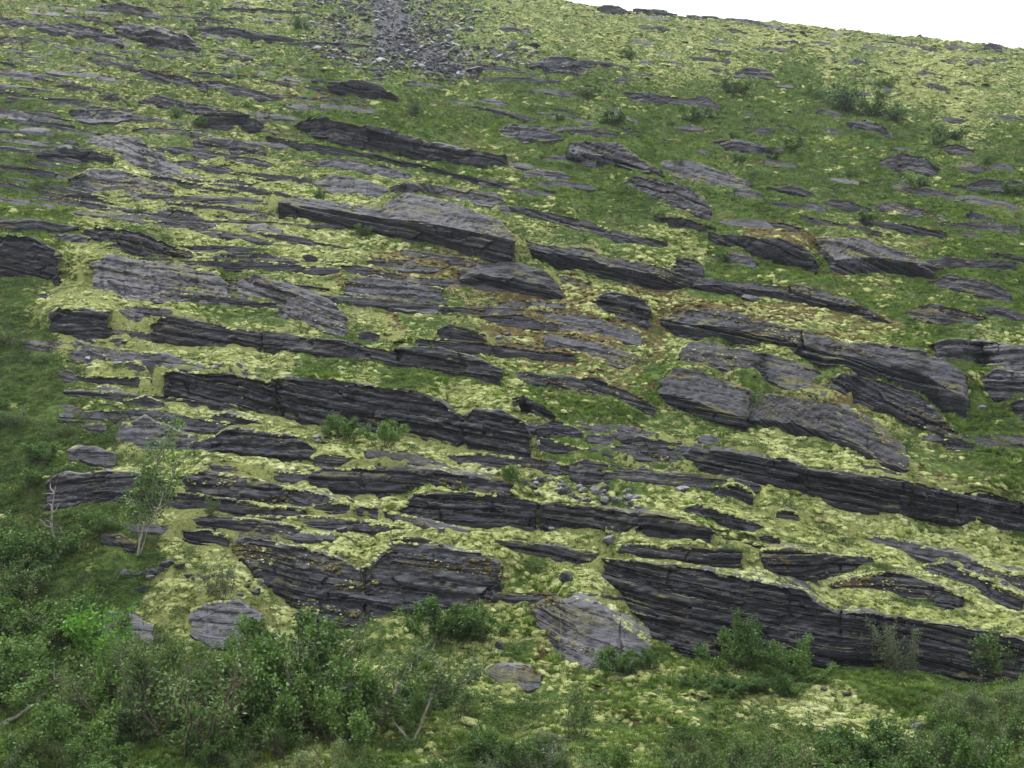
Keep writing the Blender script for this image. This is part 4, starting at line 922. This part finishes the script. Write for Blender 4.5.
KIND = {
    'willow': [shrub_mesh(s, 9, 0.95, 3400, 0.045, 0.42, 0.18, leafmat='willow') for s in (1, 2, 3, 4)],
    'dwarf': [shrub_mesh(s, 11, 1.15, 9000, 0.048, 0.75, 0.5, leafmat='birch_leaf') for s in (11, 12, 13)],
    'sage': [shrub_mesh(s, 8, 0.9, 3000, 0.05, 0.4, 0.35, leafmat='sage_leaf') for s in (21, 22)],
    'sparse': [shrub_mesh(s, 6, 0.7, 900, 0.06, 0.5, 0.3, leafmat='willow', twigs=7) for s in (31, 32)],
    'sapling': [shrub_mesh(s, 3, 0.28, 900, 0.05, 0.65, 0.5, leafmat='birch_leaf', twigs=12) for s in (41, 42)],
    'far': [shrub_mesh(s, 8, 0.8, 1500, 0.09, 0.6, 0.5, leafmat='willow', twigs=6) for s in (51, 52)],
    'rowan': [shrub_mesh(s, 9, 1.1, 2600, 0.085, 0.45, 0.3, leafmat='rowan_leaf') for s in (61,)],
}
rp = random.Random(9)
def shrub(kind, px, py, hpx, label, group=None, wide=1.0, name='shrub', cat='shrub'):
    p = ground(px, py); s = hpx / F * p.y
    r = empty(name, p - Vector((0, 0, 0.03))); tag(r, label, cat, group)
    st, lv = rp.choice(KIND[kind])
    r.rotation_euler = (rp.uniform(-.08, .08), rp.uniform(-.08, .08), rp.uniform(0, 6.28)); r.scale = (s * wide * rp.uniform(.9, 1.1), s * wide * rp.uniform(.9, 1.1), s)
    obj('stem', st, r); obj('foliage', lv, r)
    return r
# the birch, the forked little tree, dead branches
def custom_tree(name, label, px, py, hpx, paths_fn, leafmat, bark, nleaf, leaf, cat='tree', wid=0.7):
    p = ground(px, py); s = hpx / F * p.y; rng = np.random.default_rng(px)
    paths, lp = paths_fn(rng); SV, SF = tube(paths, 6)
    r = empty(name, p); tag(r, label, cat); r.scale = (s, s, s)
    obj('trunk', mesh_arrays('trunk', SV, [SF], M[bark], True), r)
    if nleaf:
        k = rng.integers(0, len(lp), nleaf); C = lp[k] + rng.normal(size=(nleaf, 3)) * 0.028
        LV, LF = leaf_arrays(C, rng.normal(size=(nleaf, 3)) + np.array([0, 0, -0.2]), rng.uniform(0.6, 1.2, nleaf) * leaf, wid, px)
        obj('crown', mesh_arrays('crown', LV, [LF], M[leafmat]), r)
    return r
def dense(T, k=6):
    f = np.linspace(0, 1, k, endpoint=False); return np.concatenate([T[:-1] + (T[1:] - T[:-1]) * q for q in f])
def birch_paths(rng):
    paths = []; lp = []
    for top, r0 in (((0.20, 0.02, 1.0), 0.020), ((0.05, 0.05, 0.62), 0.012), ((0.32, -0.05, 0.72), 0.011)):
        n = 9; t = np.linspace(0, 1, n); P = np.stack([top[0] * t ** 1.2, top[1] * t, top[2] * t], 1) + rng.normal(size=(n, 3)) * 0.010; P[0] = (0, 0, -0.05)
        paths.append((P, np.linspace(r0 * 0.45, 0.003, n)))
        for q in range(17):
            u = rng.uniform(0.28, 0.98) * (n - 1); i = int(u); p = P[i] + (P[i + 1] - P[i]) * (u - i); a = rng.uniform(0, 6.28)
            T = curve(p, (math.cos(a), math.sin(a) * 0.8, rng.uniform(0.5, 1.1)), rng.uniform(0.12, 0.34) * (1.25 - u / n), 5, rng, 0.22, 0.1)
            paths.append((T, np.linspace(0.005, 0.0015, 6))); lp.append(dense(T[1:]))
    return paths, np.concatenate(lp)
custom_tree('birch_tree', 'slender young birch with pale trunk standing on the heath at the left', 137, 556, 132, birch_paths, 'birch_leaf', 'pale_bark', 1800, 0.030)
def fork_paths(rng):
    paths = []; lp = []
    for pts in (((0.02, 0, -0.05), (-0.12, 0, 0.12), (-0.20, 0.03, 0.22), (-0.24, 0.05, 0.40), (-0.38, 0.1, 0.60)), ((0.02, 0, -0.05), (0.10, 0, 0.18), (0.20, -0.03, 0.42), (0.28, 0.0, 0.60), (0.30, 0.05, 0.82)),
                ((-0.24, 0.05, 0.40), (-0.1, 0.1, 0.6), (0.0, 0.12, 0.85)), ((0.2, -0.03, 0.42), (0.4, -0.1, 0.55), (0.62, -0.1, 0.62)), ((-0.2, 0.03, 0.25), (-0.45, -0.05, 0.42), (-0.7, -0.08, 0.5))):
        P = np.array(pts); f = np.linspace(0, len(P) - 1, 10); P = np.stack([np.interp(f, range(len(P)), P[:, c]) for c in range(3)], 1) + rng.normal(size=(10, 3)) * 0.008
        paths.append((P, np.linspace(0.016, 0.005, 10)))
        for q in range(20):
            u = rng.uniform(0.45, 0.99) * 9; i = int(u); p = P[i] + (P[i + 1] - P[i]) * (u - i); a = rng.uniform(0, 6.28)
            T = curve(p, (math.cos(a), math.sin(a), rng.uniform(0.2, 0.8)), rng.uniform(0.15, 0.42), 5, rng, 0.3, 0.05)
            paths.append((T, np.linspace(0.006, 0.002, 6))); lp.append(dense(T[1:]))
    return paths, np.concatenate(lp)
custom_tree('willow_tree', 'small spreading tree with pale forked trunk, lower centre left', 411, 741, 92, fork_paths, 'willow', 'pale_bark', 4200, 0.045, wid=0.45)
def dead_paths(kind):
    def fn(rng):
        if kind == 0: main = [(0.25, 0, -0.03), (0.12, 0.02, 0.14), (0.02, 0, 0.32), (0.0, 0.02, 0.6), (-0.02, 0, 1.0)]
        else: main = [(-0.6, 0, 0.05), (-0.25, 0, 0.22), (0.05, 0, 0.42), (0.3, 0.05, 0.8), (0.55, 0.05, 1.1)]
        P = np.array(main); f = np.linspace(0, 4, 12); P = np.stack([np.interp(f, range(5), P[:, c]) for c in range(3)], 1) + rng.normal(size=(12, 3)) * 0.015
        paths = [(P, np.linspace(0.022 if kind == 0 else 0.05, 0.007, 12))]
        for q in range(9):
            i = rng.integers(3, 11); T = curve(P[i], rng.normal(size=3) + np.array([0, 0, 0.3]), rng.uniform(0.15, 0.4), 5, rng, 0.35, 0.1); paths.append((T, np.linspace(0.014, 0.004, 6)))
        return paths, None
    return fn
custom_tree('dead_branch', 'bare pale dead branch on the dark heath below the pale left block', 50, 552, 66, dead_paths(0), None, 'dead_wood', 0, 0, 'branch')
custom_tree('dead_branch', 'thick bleached dead branch among shrubs at the lower left corner', 28, 728, 46, dead_paths(1), None, 'dead_wood', 0, 0, 'branch')
# bushes one can tell apart
for a, k in [
    (('dwarf', 738, 672, 56, 'round bright green bush at the foot of the bottom wall, left of two'), dict(wide=1.0)),
    (('dwarf', 800, 684, 44, 'lower bright green bush at the foot of the bottom wall, right of two'), dict(wide=1.1)),
    (('sage', 886, 672, 54, 'thin grey-leaved bush against the bottom wall, right of the crack'), dict(wide=0.8)),
    (('sapling', 978, 676, 52, 'narrow young sapling against the right end of the bottom wall'), {}),
    (('sapling', 1006, 680, 46, 'narrow sapling at the right picture edge by the bottom wall'), {}),
    (('sapling', 894, 672, 24, 'tiny sapling right of the thin grey-leaved bush'), {}),
    (('dwarf', 436, 645, 46, 'leafy bush under the right part of the big split slab'), dict(wide=1.15)),
    (('dwarf', 480, 640, 36, 'leafy bush right next to the gully below the big split slab'), dict(wide=1.0)),
    (('dwarf', 612, 675, 28, 'low bush growing over the lower edge of the tilted pale slab'), dict(wide=1.3)),
    (('dwarf', 650, 668, 20, 'small bush between the tilted slab and the bottom wall'), dict(wide=1.1)),
    (('dwarf', 345, 440, 26, 'left bush at the foot of the split middle wall'), dict(wide=1.1)),
    (('dwarf', 383, 446, 26, 'right bush at the foot of the split middle wall'), dict(wide=1.2)),
    (('sparse', 212, 522, 26, 'small sparse bush on lichen right of the young birch'), dict(wide=0.8)),
    (('sage', 226, 598, 40, 'greyish bush on lichen left of the big split slab'), dict(wide=0.8)),
    (('sparse', 578, 738, 52, 'nearly leafless thin bush at the bottom centre'), dict(wide=0.8)),
    (('dwarf', 395, 218, 26, 'light green tuft-like bush hanging on the great overhanging ledge'), dict(wide=0.7)),
    (('far', 366, 236, 14, 'tiny bush in front of the great overhanging ledge'), dict(wide=1.2)),
    (('far', 845, 112, 34, 'tallest left part of the wide shrub group at upper right'), dict(wide=1.0)),
    (('far', 872, 118, 28, 'middle shrub of the wide shrub group at upper right'), dict(wide=1.1)),
    (('far', 896, 122, 22, 'right shrub of the wide shrub group at upper right'), dict(wide=1.1)),
    (('far', 740, 94, 20, 'rounded shrub in upper right turf, left of the wide shrub group'), dict(wide=1.5)),
    (('far', 300, 30, 16, 'pale green bush at the left rim of the scree'), dict(wide=1.2)),
    (('far', 192, 38, 14, 'small green bush between two grey ledges, high on the left'), dict(wide=0.8)),
    (('far', 175, 118, 16, 'green bush on the long grey ledge at upper left'), dict(wide=0.9)),
    (('far', 412, 116, 22, 'light green bush below the scree'), dict(wide=0.9)),
    (('far', 378, 98, 10, 'tiny bush on the dark cave-like rock below the scree'), {}),
    (('dwarf', 757, 418, 26, 'yellow-green bush in the crack of the big tilted slab'), dict(wide=0.45)),
    (('far', 940, 138, 16, 'dark shrub in the turf at upper right, right of the wide group'), dict(wide=1.2)),
    (('far', 990, 160, 12, 'low dark shrub near the right edge, upper turf'), dict(wide=1.5)),
    (('far', 630, 60, 16, 'small bush in lichen above the upper centre turf'), {}),
    (('far', 818, 100, 14, 'small shrub left of the wide shrub group'), {}),
    (('dwarf', 512, 482, 18, 'small bush at the left end of the rubble pile'), dict(wide=0.7)),
    (('rowan', 95, 672, 62, 'bright fresh green rowan bush amid the lower left thicket'), dict(wide=1.1)),
    (('rowan', 120, 712, 44, 'second bright rowan bush lower down in the left thicket'), dict(wide=1.1)),
    (('sparse', 845, 660, 26, 'spindly bush in the crack of the bottom wall'), dict(wide=0.5)),
    (('far', 725, 262, 12, 'small green bush in the dark hollow ledge, upper right'), dict(wide=1.3)),
]: shrub(*a, **k)
def thicket(n, xa, xb, ya, yb, hmin, hmax, kinds, label, group, wide=1.1):
    for q in range(n):
        x = xa + (xb - xa) * (q + rp.random()) / n; y = rp.uniform(ya(x) if callable(ya) else ya, yb(x) if callable(yb) else yb)
        k = rp.choice(kinds); shrub(k, x, y, rp.uniform(hmin, hmax), label, group, wide * rp.uniform(.85, 1.2))
thicket(15, 130, 345, 705, 748, 58, 100, ('willow', 'willow', 'dwarf'), 'tall leafy willow bush of the thicket at lower left centre', 'tall lower left willows', 0.95)
thicket(13, -60, 130, 640, 720, 42, 68, ('willow', 'dwarf'), 'leafy bush of the thicket at the lower left edge', 'lower left edge bushes')
thicket(16, -60, 340, 755, 810, 34, 58, ('willow', 'dwarf', 'willow'), 'green bush in the front row along the bottom left', 'front row bushes left')
thicket(9, -60, 40, 570, 640, 35, 55, ('dwarf', 'willow'), 'bush on the heath at the left picture edge', 'left edge heath bushes')
thicket(7, 330, 470, 700, 735, 20, 36, ('willow', 'dwarf'), 'low bush around the small forked tree', 'bushes round the forked tree')
thicket(25, 560, 1080, 778, 815, 34, 62, ('willow', 'willow', 'sage', 'dwarf'), 'green bush in the front row along the bottom right', 'front row bushes right')
thicket(11, 940, 1080, 710, 765, 26, 48, ('willow', 'dwarf'), 'bush of the thicket in the lower right corner', 'lower right corner bushes')
thicket(8, 690, 800, 690, 700, 14, 22, ('dwarf',), 'low green plant in front of the bottom wall bushes', 'low plants by the wall', 1.4)
thicket(8, 480, 560, 760, 790, 26, 40, ('dwarf', 'sage'), 'low bush at the bottom centre', 'bottom centre bushes')
thicket(26, 560, 1020, 85, 235, 8, 17, ('far',), 'low shrub mound in the upper right turf', 'upper right shrub mounds', 1.5)
thicket(16, -20, 110, 300, 560, 12, 24, ('dwarf', 'willow'), 'low shrub mound on the dark heath at the left edge', 'left heath shrub mounds', 1.5)
thicket(10, 20, 330, 90, 215, 7, 14, ('far',), 'low shrub mound on the upper left slope', 'upper left shrub mounds', 1.4)

# ------------------------------------------------------------------ light mountain haze
bmh = bmesh.new(); bmesh.ops.create_cube(bmh, size=1.0)
hz = bpy.data.meshes.new('haze'); bmh.to_mesh(hz); bmh.free()
zlo, zhi = float(H.min()) - 1.0, float(H.max()) + 4.0
ho = tag(obj('haze', hz), 'thin damp air between the viewer and the hilltop', 'haze', None, 'stuff')
ho.location = (0, 128, (zlo + zhi) / 2); ho.scale = (440, 276, zhi - zlo)
hm = bpy.data.materials.new('thin haze'); hm.use_nodes = True; ht = hm.node_tree; ht.nodes.clear()
pv_ = ht.nodes.new('ShaderNodeVolumePrincipled'); pv_.inputs['Density'].default_value = 0.00035; pv_.inputs['Color'].default_value = (0.86, 0.92, 1.0, 1)
mo = ht.nodes.new('ShaderNodeOutputMaterial'); ht.links.new(pv_.outputs[0], mo.inputs['Volume']); hz.materials.append(hm)
